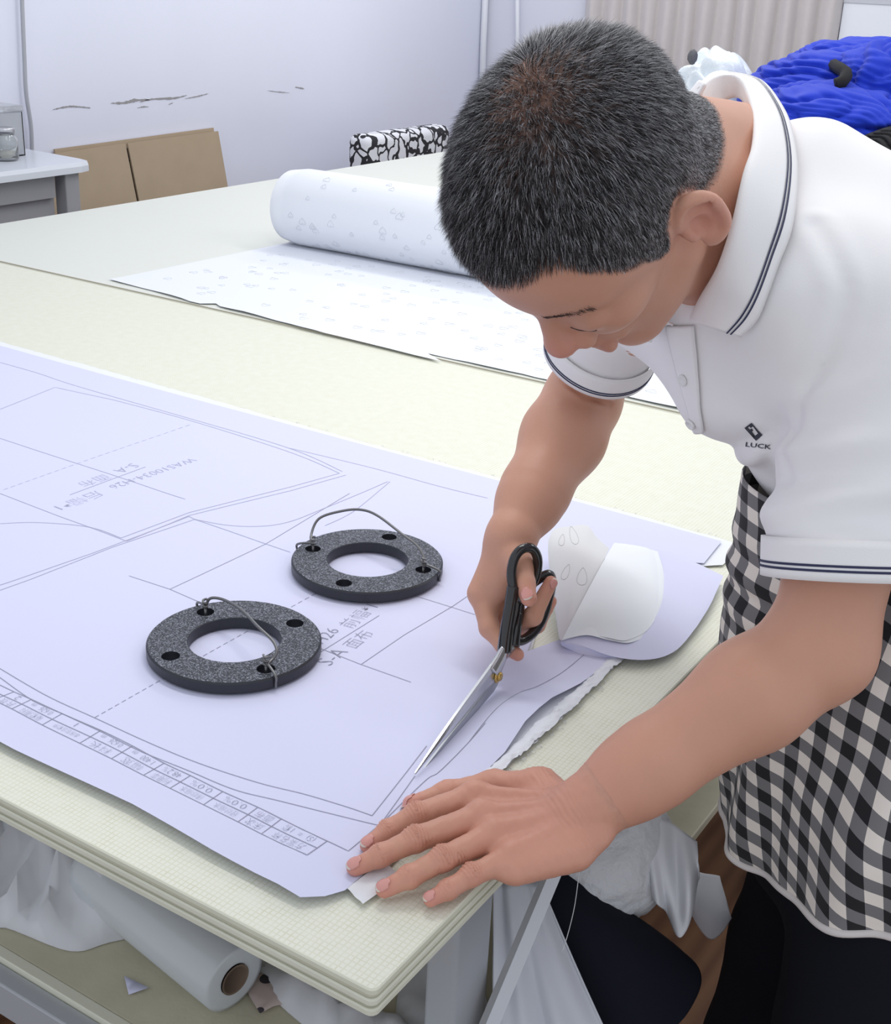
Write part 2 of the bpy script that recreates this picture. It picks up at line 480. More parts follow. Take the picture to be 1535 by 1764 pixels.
# cardboard sheets leaning on the left wall
def card(name, pl, xb, xt, label, th=.008, fold_at=None):
    # pl: top-left, top-right pixel ; the sheet leans from the floor side at x=xb up to the wall at x=xt
    a, b2 = onx(*pl[0], xt), onx(*pl[1], xt)
    root = thing(name, ((xb), (a[1] + b2[1]) / 2, -TZ), label, 'cardboard')
    def quad(n2, y0, z0, y1, z1):
        q = A3([[xb, y0 + .05, -TZ], [xb, y1 + .05, -TZ], [xt, y1, z1], [xt, y0, z0]])
        nn = nrm(np.cross(q[1] - q[0], q[3] - q[0]))
        V = np.concatenate([q, q + nn * th]); F = [[0, 3, 2, 1], [4, 5, 6, 7], [0, 1, 5, 4], [1, 2, 6, 5], [2, 3, 7, 6], [3, 0, 4, 7]]
        mk(n2, V, F, M_card, root, smooth=False)
    if fold_at is None: quad('sheet', a[1], a[2], b2[1], b2[2])
    else:
        f_ = onx(*fold_at, xt); f2 = onx(fold_at[0] + 4, fold_at[1], xt)
        quad('sheet', a[1], a[2], f_[1], f_[2]); quad('sheet', f2[1], f2[2], b2[1], b2[2])
        box('dark_gap', (xt - .015, f_[1] - .004, f_[2] - .7), (xt - .012, f2[1] + .05, f_[2] - .02), M_dark, root)  # near-black strip painted in as the shade inside the slit
    return root
card('cardboard_sheet', ((92, 257), (366, 220)), WX + .10, WX + .008, 'rear brown cardboard sheet whose edge peeks out along the top', .006)
card('cardboard_sheet', ((70, 268), (374, 226)), WX + .17, WX + .034, 'front brown cardboard sheet with a dark vertical slit against the wall', .006, (214, 247))

# desk by the left wall
zd = .10
k1 = tz(162, 277, zd); k3 = tz(150, 268, zd)
dk = thing('desk', (k1[0] - .3, k1[1] - .7, -TZ), 'grey office desk with a light top by the left wall', 'desk')
V = []
xf, xb_, y1 = k1[0], WX + .07, k1[1]
outl = [(xf, y1 - 1.5), (xf, y1 - .05), (xf - .012, y1 - .012), (xf - .06, y1), (xb_, y1 + .02), (xb_, y1 - 1.5)]
n = len(outl)
for z in (zd - .03, zd - .012, zd): V += [(x - (.006 if z == zd else 0) * (1 if x > xb_ else 0), y, z) for x, y in outl]
F = [[i + n * l, (i + 1) % n + n * l, (i + 1) % n + n * (l + 1), i + n * (l + 1)] for l in (0, 1) for i in range(n)] + [list(range(n))[::-1], [2 * n + i for i in range(n)]]
mk('desk_top', V, F, M_desktop, dk, smooth=False)
box('front_panel', (xf - .075, y1 - 1.48, -TZ), (xf - .055, y1 - .12, zd - .031), M_desk, dk)
box('rail', (xf - .05, y1 - 1.48, zd - .10), (xf - .034, y1 - .13, zd - .031), M_desk, dk)
box('leg', (xf - .07, y1 - .10, -TZ), (xf - .02, y1 - .045, zd - .031), M_desk, dk, .004)
box('leg', (xb_ + .05, y1 - .10, -TZ), (xb_ + .1, y1 - .045, zd - .031), M_desk, dk, .004)
# things on the desk
kb = tz(44, 268, zd); kb0 = tz(0, 262, zd)
cbx = thing('clear_storage_box', (kb[0] - .08, kb[1] - .1, zd), 'clear plastic storage box with a lid on the desk', 'box')
bx0, bx1, by0, by1 = kb[0] - .16, kb[0] - .0, kb[1] - .22, kb[1]
def open_box(name, lo, hi, t, m, parent):
    g = []
    for l, h in (((lo[0], lo[1], lo[2]), (hi[0], hi[1], lo[2] + t)), ((lo[0], lo[1], lo[2]), (lo[0] + t, hi[1], hi[2])), ((hi[0] - t, lo[1], lo[2]), hi), ((lo[0], lo[1], lo[2]), (hi[0], lo[1] + t, hi[2])), ((lo[0], hi[1] - t, lo[2]), hi)):
        V = [(x, y, z) for z in (l[2], h[2]) for x, y in ((l[0], l[1]), (h[0], l[1]), (h[0], h[1]), (l[0], h[1]))]
        g.append((A3(V), [[0, 3, 2, 1], [4, 5, 6, 7], [0, 1, 5, 4], [1, 2, 6, 5], [2, 3, 7, 6], [3, 0, 4, 7]]))
    V, F = merge(*g); return mk(name, V, F, m, parent, smooth=False)
open_box('box_body', (bx0, by0, zd + .001), (bx1, by1, zd + .13), .003, M_plastic_clear, cbx)
box('box_lid', (bx0 - .004, by0 - .004, zd + .131), (bx1 + .004, by1 + .004, zd + .15), M_plastic_clear, cbx, .004)
kj = tz(12, 276, zd)
jr = thing('glass_jar', (kj[0], kj[1], zd), 'small clear glass jar in front of the plastic box', 'jar')
V, F = lathe_geo([(0, .002), (.033, .002), (.036, .006), (.036, .062), (.028, .074), (.026, .078), (.024, .078), (.026, .072), (.033, .06), (.033, .008), (0, .007)], 28)
mk('jar_body', V + A3([kj[0], kj[1], zd]), F, M_glass, jr)
V, F = lathe_geo([(0, .012), (.031, .012), (.031, .02), (0, .022)], 24)
mk('jar_contents', V + A3([kj[0], kj[1], zd - .003]), F, mat('pale_contents', (.72, .70, .62), .8), jr)
V, F = lathe_geo([(0, .082), (.028, .082), (.029, .080), (.029, .094), (.027, .096), (0, .096)], 28)
mk('jar_lid', V + A3([kj[0], kj[1], zd]), F, M_metal_lid, jr)

# patterned chair behind the far edge of the table
M_pat = mat('black_white_leaf_fabric', (.75, .76, .8), .85)
nt, b = nodes_of(M_pat)
tc_ = nt.nodes.new('ShaderNodeTexCoord')
vo = nt.nodes.new('ShaderNodeTexVoronoi'); vo.feature = 'DISTANCE_TO_EDGE'; vo.inputs['Scale'].default_value = 16
no = nt.nodes.new('ShaderNodeTexNoise'); no.inputs['Scale'].default_value = 11
va = nt.nodes.new('ShaderNodeVectorMath'); va.operation = 'MULTIPLY_ADD'; va.inputs[1].default_value = (.12, .12, .12)
nt.links.new(tc_.outputs['Object'], no.inputs['Vector']); nt.links.new(no.outputs['Color'], va.inputs[0]); nt.links.new(tc_.outputs['Object'], va.inputs[2]); nt.links.new(va.outputs['Vector'], vo.inputs['Vector'])
nt.links.new(mixc(nt, mathn(nt, 'LESS_THAN', vo.outputs['Distance'], .095), (.74, .75, .80), (.02, .02, .025)), b.inputs['Base Color'])
ch0 = onx(624, 250, -2.72); ch1 = onx(860, 210, -2.72)
ztop = onx(650, 230, -2.72)[2]
chr_ = thing('upholstered_chair', (-2.8, (ch0[1] + ch1[1]) / 2, -TZ), 'chair covered in black and white leaf print behind the table', 'chair')
box('backrest', (-2.80, ch0[1], -.30), (-2.69, ch0[1] + .62, ztop), M_pat, chr_, .035, 4, smooth=True)
box('seat', (-3.06, ch0[1] + .02, -.42), (-2.70, ch0[1] + .60, -.31), M_pat, chr_, .03, 4, smooth=True)
for yy in (ch0[1] + .05, ch0[1] + .54):
    for xx in (-3.04, -2.76): box('leg', (xx, yy, -TZ), (xx + .035, yy + .035, -.415), M_dark, chr_, .004)
# ================================================================== cutting table (front) with its shelf
TX0, TX1, TY1 = -2.485, 0.0, 1.416
tb = thing('cutting_table', (-1.2, .7, -TZ), 'near cream cutting table with a layered board edge, under the paper pattern', 'table')
def slab(name, x0, x1, y0, y1, z0, z1, r, m_side, m_top, parent, bev=.0012):
    pts = []
    for cx, cy, a0 in ((x1 - r, y0 + r, -90), (x1 - r, y1 - r, 0), (x0 + r, y1 - r, 90), (x0 + r, y0 + r, 180)):
        for k in range(6):
            a = math.radians(a0 + 18 * k); pts.append((cx + r * math.cos(a), cy + r * math.sin(a)))
    n = len(pts); cx, cy = (x0 + x1) / 2, (y0 + y1) / 2
    rows = [(z0, bev), (z0 + bev, 0), (z1 - bev, 0), (z1, bev)]
    V = []
    for z, ins in rows:
        for x, y in pts: V.append((x - ins * np.sign(x - cx), y - ins * np.sign(y - cy), z))
    F = [[l * n + i, l * n + (i + 1) % n, (l + 1) * n + (i + 1) % n, (l + 1) * n + i] for l in range(3) for i in range(n)]
    F += [list(range(n))[::-1], [3 * n + i for i in range(n)]]
    fm = [0] * (3 * n) + [0, 1]
    return mk(name, V, F, None, parent, smooth=False, mats=[m_side, m_top], fmat=fm)
zt = 0.0
lay = [(.0065, 0.0), (.0045, .0020), (.0060, .0005), (.0040, .0028), (.0065, .0008)]
for i, (h, ins) in enumerate(lay):
    slab('board_layer', TX0, TX1 - ins, ins, TY1, zt - h, zt, .007, M_edge[i], M_vinyl if i == 0 else M_edge[i], tb)
    zt -= h
TB = zt                                     # underside
# legs of square tube, apron rails and the lower shelf
LEGS = [(-.064, .200), (-2.40, .200), (-.064, 1.30), (-2.40, 1.30)]
for x, y in LEGS: box('leg', (x - .017, y, -TZ), (x + .017, y + .064, TB), M_metal, tb, .005, 3)
box('rail', (-2.38, .21, TB - .045), (-.082, .24, TB - .001), M_metal, tb)
box('rail', (-.078, .265, TB - .045), (-.053, 1.30, TB - .001), M_metal, tb)
ZS = -.285
box('shelf_board', (-2.44, .075, ZS - .014), (-.004, 1.38, ZS), mat('beige_shelf_vinyl', (.55, .52, .39), .55, noise=(25, .12), bump=(180, .3, .001)), tb, .002)
box('shelf_edge', (-2.44, .062, ZS - .016), (-.004, .0745, ZS + .001), mat('cream_edge_strip', (.68, .68, .56), .5), tb, .001)
box('shelf_rail', (-2.44, .04, ZS - .05), (-.01, .0615, ZS - .006), M_metal, tb, .002)
bt, bb = at(966, 1470, 1.17), at(832, 1790, 1.10)
bv = nrm(bb - bt)
gV, gF = tube_geo([bt - bv * .0, bb + bv * .38], .0085, 4, flat=(nrm(np.cross(bv, A3([.3, -.9, .1]))), 1.0))
br = mk('metal_bar', gV, gF, mat('pale_grey_bar', (.50, .52, .55), .4, .2), smooth=False)
props(br, 'thin pale grey metal bar leaning against the table beside its leg', 'bar')

# rear table: same height, its sheet laid a few millimetres proud
tr = thing('cutting_table', (-1.2, 2.9, -TZ), 'far smooth cream cutting table beyond the seam, under the fabric roll', 'table')
slab('table_top', TX0, TX1, TY1 + .003, 4.45, -.028, .0000, .007, M_edge[2], M_vinyl_far, tr)
slab('overlay_sheet', TX0 + .002, TX1 - .01, TY1 + .006, 4.44, .0001, .0030, .004, mat('sheet_edge_brown', (.50, .46, .36), .6), M_vinyl_far, tr, .0004)
for x, y in ((-.1, 1.5), (-2.40, 1.5), (-.1, 4.3), (-2.40, 4.3)): box('leg', (x - .026, y, -TZ), (x + .026, y + .052, -.0285), M_metal, tr, .006)

# ================================================================== paper pattern with white fabric beneath
M_paper = mat('lavender_white_paper', (.66, .67, .855), .75, noise=(5, .008), bump=(14, .10, .004))
M_fabric = mat('white_jacquard_fabric', (.80, .82, .87), .85, bump=(160, .2, .0008))
M_ink = mat('grey_plotter_ink', (.30, .30, .38), .8)
M_ink2 = mat('faint_plotter_ink', (.49, .49, .61), .8)
NOTCH = [(-.075, .562), (-.143, .562), (-.160, .512), (-.235, .72), (-.240, .760), (-.092, .853)]
def zp(x, y):
    x, y = np.asarray(x, float), np.asarray(y, float)
    z = .0052 + .0006 * np.sin(x * 9 + y * 4) + .0005 * np.sin(x * 4 - y * 13 + 1)
    z = z + .0045 * np.exp(-(((x + .12) / .035) ** 2 + ((y - .05) / .06) ** 2))                 # lifted corner
    z = z + .010 * np.exp(-(((x + .085) / .035) ** 2 + ((y - .40) / .07) ** 2))                 # lifted right edge
    z = z + .0065 * np.exp(-((y - .040) / .026) ** 2) * (.75 + .25 * np.sin(x * 17)) * np.clip((-.10 - x) / .08, 0, 1)
    return z
def sheet(outline, step, zf, seed=0):
    """triangulated flat sheet with an exact outline"""
    O = A3(outline); n = len(O)
    # resample the outline
    P_ = []
    for i in range(n):
        a, b_ = O[i], O[(i + 1) % n]; k = max(1, int(np.linalg.norm(b_ - a) / step))
        for j in range(k): P_.append(a + (b_ - a) * j / k)
    P_ = A3(P_); m = len(P_)
    lo, hi = O.min(0), O.max(0)
    gx, gy = np.meshgrid(np.arange(lo[0] + step / 2, hi[0], step), np.arange(lo[1] + step / 2, hi[1], step))
    G = np.stack([gx.ravel(), gy.ravel()], 1)
    ins = np.zeros(len(G), bool)
    for i in range(m):
        a, b_ = P_[i], P_[(i + 1) % m]
        c = ((a[1] > G[:, 1]) != (b_[1] > G[:, 1])) & (G[:, 0] < (b_[0] - a[0]) * (G[:, 1] - a[1]) / (b_[1] - a[1] + 1e-15) + a[0])
        ins ^= c
    dmin = np.min(np.linalg.norm(G[:, None] - P_[None], axis=2), 1) if len(G) * m < 4e7 else np.full(len(G), 1.)
    G = G[ins & (dmin > step * .45)]
    allp = [Vector(p) for p in np.concatenate([P_, G])]
    vo_, eo, fo, *_ = delaunay_2d_cdt(allp, [], [list(range(m))], 1, 1e-6)
    X = A3([(v.x, v.y) for v in vo_])
    return np.column_stack([X, zf(X[:, 0], X[:, 1])]), [list(f) for f in fo]
# front edge read along the photo's line, slightly wavy
PXL = -1.95
fe = [(PXL, .052), (-1.5, .055), (-1.2, .050), (-.95, .056), (-.8, .050), (-.6, .057), (-.45, .051), (-.3, .053), (-.2, .046), (-.104, .043)]
redge = [(-.090, .057), (-.082, .073), (-.082, .10), (-.083, .16), (-.080, .22), (-.077, .284), (-.077, .32), (-.084, .372), (-.084, .427), (-.078, .481), (-.077, .53)]
OUT = fe + redge + NOTCH + [(-.100, .934)] + [(-.5, .938), (-1.0, .934), (-1.5, .937), (PXL, .935)]
V, F = sheet(OUT, .024, zp)
pp = thing('paper_pattern', (-.9, .5, .003), 'large lavender-white printed paper sewing pattern spread over the near table', 'paper pattern')
mk('paper_sheet', V, F, M_paper, pp)
def ribbon(pl, w=.00075, dz=.0005, m=70, world=False, smooth=True):
    P_ = A3([tz(px, py, .0055)[:2] for px, py in pl]) if not world else A3(pl)
    if smooth and len(P_) > 2:
        P_ = spline(np.column_stack([P_, np.zeros(len(P_))]), m)[:, :2]
    else:
        P_ = np.concatenate([np.linspace(P_[i], P_[i + 1], 14, endpoint=i == len(P_) - 2) for i in range(len(P_) - 1)])
    T = np.gradient(P_, axis=0); T /= np.linalg.norm(T, axis=1)[:, None] + 1e-12
    N = np.column_stack([-T[:, 1], T[:, 0]]) * w / 2
    a, b_ = P_ + N, P_ - N; n = len(P_)
    X = np.concatenate([a, b_])
    return np.column_stack([X, zp(X[:, 0], X[:, 1]) + dz]), [[i, i + n, i + n + 1, i + 1] for i in range(n - 1)]
def c3(pl): return [(x * .4039, 1100 + y * .4039) for x, y in pl]
def c6(pl): return [(x * .456, 1300 + y * .456) for x, y in pl]
def c5(pl): return [(540 + x * .417, 1250 + y * .417) for x, y in pl]
def c4(pl): return [(760 + x / 2.843, 860 + y / 2.843) for x, y in pl]
def c1(pl): return [(x / 3.07, 600 + y / 3.07) for x, y in pl]
def c2(pl): return [(240 + x / 2.843, 850 + y / 2.843) for x, y in pl]
LN = [c3([(-60, 95), (0, 130), (200, 245), (410, 340), (620, 435), (840, 525), (1100, 610), (1300, 660), (1480, 715)]) + [(641, 1404)],
      c3([(-60, 130), (0, 168), (135, 262), (265, 320), (430, 395), (600, 478), (800, 558), (1000, 640), (1200, 690), (1535, 775)]) + [(654, 1421)]]
LS = [[(641, 1404), (700, 1330), (735, 1285)], [(654, 1421), (715, 1336)],
      [(545, 1440)] + [(600, 1467), (652, 1421)]]
LN2 = [c5([(270, 412), (460, 228), (520, 190), (640, 75), (710, 0)]) + c4([(140, 1190), (270, 1040), (380, 965), (470, 935), (600, 850), (740, 725)])]
LF = [c1([(0, 75), (200, 130), (400, 195), (1000, 370), (1535, 530)]) + [(590, 812)], c1([(0, 475), (300, 575), (620, 680), (870, 765), (980, 800)]),
      c1([(0, 925), (200, 920), (470, 945), (640, 1003)]), c1([(1030, 905), (1200, 935), (1380, 940), (1535, 915)]) + [(560, 875), (625, 848), (668, 829)],
      c1([(600, 270), (1000, 380), (1535, 550)]) + [(585, 815)], [(560, 905), (610, 880), (672, 829)], [(500, 772), (640, 805), (760, 838), (840, 858)]]
LFS = [c1([(0, 320), (290, 203), (600, 270)]), c1([(370, 775), (770, 630)]), c1([(0, 765), (320, 890), (500, 955), (670, 1020)]),
       c1([(640, 1003), (1000, 870), (1535, 735)]) + [(585, 815)], c1([(670, 1020), (1000, 885), (1535, 755)]) + [(596, 818)],
       c1([(-20, 1262), (90, 1225), (500, 1080), (1000, 890)]), c1([(-20, 1290), (160, 1225), (600, 1050), (1030, 905), (1000, 890)]),
       c1([(1030, 905), (1210, 965), (1400, 1030), (1535, 1075)])]
LS += [c2([(-50, 405), (150, 470), (300, 535)]), c2([(150, 470), (620, 245), (1030, 0)]), c2([(880, 755), (1080, 835), (1330, 925)]),
       c2([(1085, 838), (1300, 690), (1535, 550)]) + [(835, 1006)], c2([(890, 775), (1175, 595)]), c2([(1350, 498), (1500, 545)]) + [(818, 1058)]]
gs = [ribbon(l) for l in LN + LN2] + [ribbon(l, smooth=False) for l in LS]
def dashes(p, q, n, duty=.62):
    p, q = A3(p), A3(q); return [ribbon([p + (q - p) * i / n, p + (q - p) * (i + duty) / n], smooth=False) for i in range(n)]
gs += dashes((163, 1236), (560, 1012), 34)
mk('printed_lines', *merge(*gs), M_ink, pp, smooth=False)['kind'] = 'stuff'
gf = [ribbon(l, .0010) for l in LF] + [ribbon(l, .0010, smooth=False) for l in LFS] + dashes((6, 843), (332, 730), 26)
mk('faint_printed_lines', *merge(*gf), M_ink2, pp, smooth=False)['kind'] = 'stuff'
# the table of marker data along the front edge
tops = [(1395, 865), (1200, 765), (1100, 715), (950, 648), (812, 580), (700, 528), (565, 455), (430, 390), (265, 320), (135, 260), (60, 228), (-40, 180)]
bots = [(1310, 930), (1115, 830), (1015, 778), (868, 705), (725, 635), (612, 580), (475, 510), (340, 445), (180, 368), (50, 300), (-30, 262), (-130, 215)]
T2 = lambda c: tz(c[0] * .4039, 1100 + c[1] * .4039, .0055)[:2]
tw, bw_ = [T2(c) for c in tops], [T2(c) for c in bots]
mid = [(a + b_) / 2 for a, b_ in zip(tw, bw_)]
gt = [ribbon(l, .0008, world=True) for l in (tw, bw_, mid)] + [ribbon([a, b_], .0008, world=True, smooth=False) for a, b_ in zip(tw, bw_)]
mk('data_table_grid', *merge(*gt), M_ink, pp, smooth=False)['kind'] = 'stuff'
def text_geo(s, off=-.022):
    c = bpy.data.curves.new('t', 'FONT'); c.body = s; c.size = 1.0; c.resolution_u = 2; c.offset = off
    o = bpy.data.objects.new('t', c); COL.objects.link(o)
    dg = bpy.context.evaluated_depsgraph_get(); me = o.evaluated_get(dg).to_mesh()
    V = A3([tuple(v.co) for v in me.vertices]) if len(me.vertices) else np.zeros((0, 3))
    F = [list(p.vertices) for p in me.polygons]
    bpy.data.objects.remove(o); bpy.data.curves.remove(c)
    return V, F
def place_text(s, p0, p1, wfill=1.0, hmax=None, dz=.0007, offs=0.0):
    """text on the paper from p0 to p1 (baseline, table coordinates)"""
    V, F = text_geo(s)
    if not len(V): return None
    V[:, 0] -= V[:, 0].min(); w = V[:, 0].max(); d = p1 - p0; L = np.linalg.norm(d)
    sc = L * wfill / w; sy = sc
    if hmax: sy = min(sc * 1.4, hmax)
    if hmax and sc > hmax * 1.25: sc = hmax * 1.25
    x = nrm(np.append(d, 0)); y = A3([-x[1], x[0], 0])
    s0 = (L - w * sc) / 2
    P_ = np.append(p0, 0) + (V[:, :1] * sc + s0) * x + (V[:, 1:2] * sy + offs) * y
    P_[:, 2] = zp(P_[:, 0], P_[:, 1]) + dz
    return P_, F
LAB = ['方案名称', '床次', '经纱缩水', '纬纱缩水', '利用率', '幅宽', '料长', '本床包含套件', '每套用料', '片数']
VAL = ['(S)  =  1套', '面布', '0.0%', '0.0%', '48.2%', '1.400   m', '0.626   m', '1', '0.626   m', '2']
tg = []
for i in range(10):
    # upside down to the viewer: reading direction runs from right to left, tops of the letters towards the front edge
    h = .0108
    f0, f1 = .16, .84
    a, b_ = mid[i], mid[i + 1]
    base = [p + (q - p) * .22 for p, q in ((mid[i], bw_[i]), (mid[i + 1], bw_[i + 1]))]
    g = place_text(LAB[i], base[0] + (base[1] - base[0]) * f0, base[0] + (base[1] - base[0]) * f1, .95, h); tg.append(g) if g else None
    base = [p + (q - p) * .22 for p, q in ((tw[i], mid[i]), (tw[i + 1], mid[i + 1]))]
    g = place_text(VAL[i], base[0] + (base[1] - base[0]) * f0, base[0] + (base[1] - base[0]) * f1, .95, h); tg.append(g) if g else None
P2 = lambda px, py: tz(px, py, .0055)[:2]
for s, a, b_ in (('前幅*1', (606, 1082), (652, 1045)), ('H26', (557, 1109), (586, 1086)), ('面布', (612, 1117), (645, 1091)), ('S-A', (569, 1147), (601, 1123))):
    g = place_text(s, P2(*a), P2(*b_), 1.0); tg.append(g) if g else None
mk('printed_text', *merge(*tg), M_ink, pp, smooth=False)['kind'] = 'stuff'
tg = []
for s, a, b_ in (('WAS10034-H26', (328, 790), (186, 838)), ('后幅*1', (164, 846), (92, 872)), ('S-A', (226, 799), (194, 811)), ('面布', (178, 818), (132, 833))):
    g = place_text(s, P2(*a), P2(*b_), 1.0); tg.append(g) if g else None
mk('faint_printed_text', *merge(*tg), M_ink2, pp, smooth=False)['kind'] = 'stuff'

# white fabric lying under the paper, frayed at its edges
def jag(pl, step, amp, seed):
    r = np.random.default_rng(seed); out = []
    for i in range(len(pl) - 1):
        a, b_ = A3(pl[i], float), A3(pl[i + 1], float); k = max(1, int(np.linalg.norm(b_ - a) / step)); nn = A3([-(b_ - a)[1], (b_ - a)[0]]) / np.linalg.norm(b_ - a)
        for j in range(k): out.append(tuple(a + (b_ - a) * j / k + nn * r.uniform(-amp, amp)))
    out.append(tuple(pl[-1])); return out
fabL = [(PXL, .075), (-.16, .080), (-.11, .085), (-.090, .10), (-.078, .12)]
fabR = jag([(-.078, .12), (-.072, .20), (-.067, .304), (-.064, .36), (-.064, .43), (-.067, .50), (-.069, .568)], .006, .0012, 3)
fabT = jag([(-.090, .850), (-.072, .868), (-.078, .948), (-.4, .955), (-.8, .953), (-1.3, .962), (PXL, .958)], .012, .0016, 5)
zf_ = lambda x, y: np.maximum(zp(x, y) - .0030 - .008 * np.exp(-(((x + .085) / .04) ** 2 + ((y - .40) / .08) ** 2)), .0007) + .0012 * np.exp(-((x + .062) / .016) ** 2)
V, F = sheet(fabL + fabR + [(-.140, .560), (-.156, .512), (-.240, .72), (-.243, .758)] + fabT, .024, zf_)
wf = thing('white_fabric', (-.9, .5, .0005), 'white patterned fabric layer showing frayed edges under the paper pattern', 'fabric')
mk('fabric_sheet', V, F, M_fabric, wf)
# folded selvedge band with a crimped, frayed surface along the right edge
selc = spline([(-.082, .115, 0), (-.078, .20, 0), (-.073, .304, 0), (-.071, .36, 0), (-.071, .43, 0), (-.073, .50, 0), (-.075, .566, 0)], 120)
r_ = np.random.default_rng(11); V = []; nn_ = 9
for i, c in enumerate(selc):
    wv_ = .0075 + .001 * math.sin(i * .4) ; 
    for j in range(nn_):
        t = j / (nn_ - 1) - .5
        x = c[0] + t * wv_ * 2 + r_.normal(0, .0004); y = c[1] + t * .004 + r_.normal(0, .0003)
        V.append((x, y, max(float(zf_(x, y)), .001) + .0012 + (.25 - t * t) * .008 + abs(r_.normal(0, .0009))))
mk('crimped_selvedge', V, grid_faces(len(selc), nn_), M_fabric, wf)
# loose threads of the fray
gs = []
for k in range(70):
    if k < 40: i = r_.integers(5, 115); c = selc[i] + A3([.009, 0, 0]); d = A3([r_.uniform(.5, 1), r_.uniform(-.8, .8), 0])
    else: c = A3([r_.uniform(-1.4, -.1), .956, 0]); d = A3([r_.uniform(-.8, .8), r_.uniform(.3, 1), 0])
    c = c + A3([0, 0, .0016]); L = r_.uniform(.003, .008)
    gs.append(tube_geo([c, c + d * L * .5 + A3([0, 0, .0012]), c + d * L + A3([r_.uniform(-.002, .002), 0, -.0005])], .00028, 3))
mk('frayed_threads', *merge(*gs), M_fabric, wf)['kind'] = 'stuff'
# the strip end showing under the fingertips
e0, e1, e2, e3 = tz(598, 1535, .003), tz(625, 1562, .002), tz(690, 1512, .003), tz(660, 1488, .003)
V = []
for i in range(9):
    for j in range(7):
        u, v = i / 8, j / 6
        p = (e0 * (1 - u) + e1 * u) * (1 - v) + (e3 * (1 - u) + e2 * u) * v; V.append(p + A3([0, 0, .0026 + .0006 * math.sin(u * 9 + v * 5)]))
mk('strip_end', V, grid_faces(9, 7), mat('white_strip', (.78, .79, .82), .7, bump=(300, .5, .0008)), wf)

# ------------------------------------------------------------------ the cut flap, folded over: paper, fabric and its turned face
def coons(L_, B_, R2, T_, n=28, m=28, bulge=0.0):
    """patch from four boundary polylines: L_(v) left, R2(v) right, B_(u) bottom, T_(u) top"""
    Lc, Rc, Bc, Tc = spline(L_, m), spline(R2, m), spline(B_, n), spline(T_, n)
    V = np.zeros((n, m, 3))
    for i in range(n):
        u = i / (n - 1)
        for j in range(m):
            v = j / (m - 1)
            V[i, j] = (1 - u) * Lc[j] + u * Rc[j] + (1 - v) * Bc[i] + v * Tc[i] - ((1 - u) * (1 - v) * Lc[0] + u * (1 - v) * Rc[0] + (1 - u) * v * Lc[-1] + u * v * Rc[-1])
            V[i, j, 2] += bulge * math.sin(math.pi * u) * math.sin(math.pi * v)
    return V.reshape(-1, 3), grid_faces(n, m)
q = lambda px, py, z: tz(px, py, z)
# paper flap: curls up at its lower left, lies on the table at its right
V, F = coons([q(966, 1106, .016), q(985, 1060, .030), q(1030, 985, .034), q(1075, 942, .030)],
             [q(966, 1106, .016), q(1000, 1112, .014), q(1060, 1132, .010), q(1120, 1136, .009), q(1165, 1120, .009), q(1200, 1080, .010)],
             [q(1200, 1080, .010), q(1222, 1045, .011), q(1236, 1015, .012), q(1246, 992, .013)],
             [q(1075, 942, .030), q(1110, 944, .026), q(1150, 951, .022), q(1200, 970, .017), q(1246, 992, .013)], bulge=.003)
mk('folded_paper_flap', V, F, M_paper, pp)
# underside of the curl, shadowed tube opening
V, F = coons([q(966, 1106, .016), q(968, 1112, .010), q(978, 1118, .006)], [q(966, 1106, .016), q(1000, 1112, .014), q(1040, 1124, .0105), q(1062, 1132, .0095)],
             [q(1062, 1132, .0095), q(1064, 1133, .007), q(1066, 1133, .006)], [q(978, 1118, .006), q(1005, 1128, .006), q(1040, 1133, .006), q(1066, 1133, .006)], 20, 8)
mk('curled_paper_edge', V, F, M_paper, pp)
M_fab_in = mat('white_cotton_face', (.82, .85, .88), .8, bump=(220, .15, .0006))
for k, (ox, name) in enumerate(((0, 'folded_fabric'), (-7, 'folded_fabric'))):
    V, F = coons([q(968, 1103, .018), q(995, 1050, .035 + .003 * k), q(1035, 975, .039 + .003 * k), q(1058, 935, .036 + .003 * k)],
                 [q(968, 1103, .018 + .001 * k), q(1010, 1094 - 2 * k, .021), q(1050, 1103 - 4 * k, .018 + .002 * k), q(1085 + ox, 1107 - 4 * k, .016 + .002 * k), q(1118 + ox, 1092 - 3 * k, .016 + .002 * k), q(1134 + ox, 1070, .018 + .002 * k)],
                 [q(1134 + ox, 1070, .018 + .002 * k), q(1144 + ox, 1030, .021 + .002 * k), q(1143 + ox, 985, .024 + .002 * k), q(1133 + ox, 950, .027 + .002 * k)],
                 [q(1058, 935, .036 + .003 * k), q(1085, 938, .034 + .002 * k), q(1112, 944 - k, .031 + .002 * k), q(1133 + ox, 950, .027 + .002 * k)], bulge=.004)
    mk(name, V, F, M_fab_in, wf)
M_fab_back = mat('off_white_fabric_back', (.70, .71, .72), .85, bump=(160, .2, .0008))
V, F = coons([q(962, 1092, .014), q(953, 1030, .024), q(945, 965, .040), q(944, 932, .046)],
             [q(962, 1092, .014), q(964, 1100, .015), q(968, 1104, .018)],
             [q(968, 1104, .018), q(995, 1050, .036), q(1035, 975, .041), q(1050, 945, .040)],
             [q(944, 932, .046), q(955, 912, .050), q(985, 906, .050), q(1012, 905, .048), q(1028, 925, .044), q(1050, 945, .040)], 30, 30, bulge=.006)
fbk = mk('turned_fabric_face', V, F, M_fab_back, wf)
bvh = BVHTree.FromPolygons([tuple(v) for v in V], F)
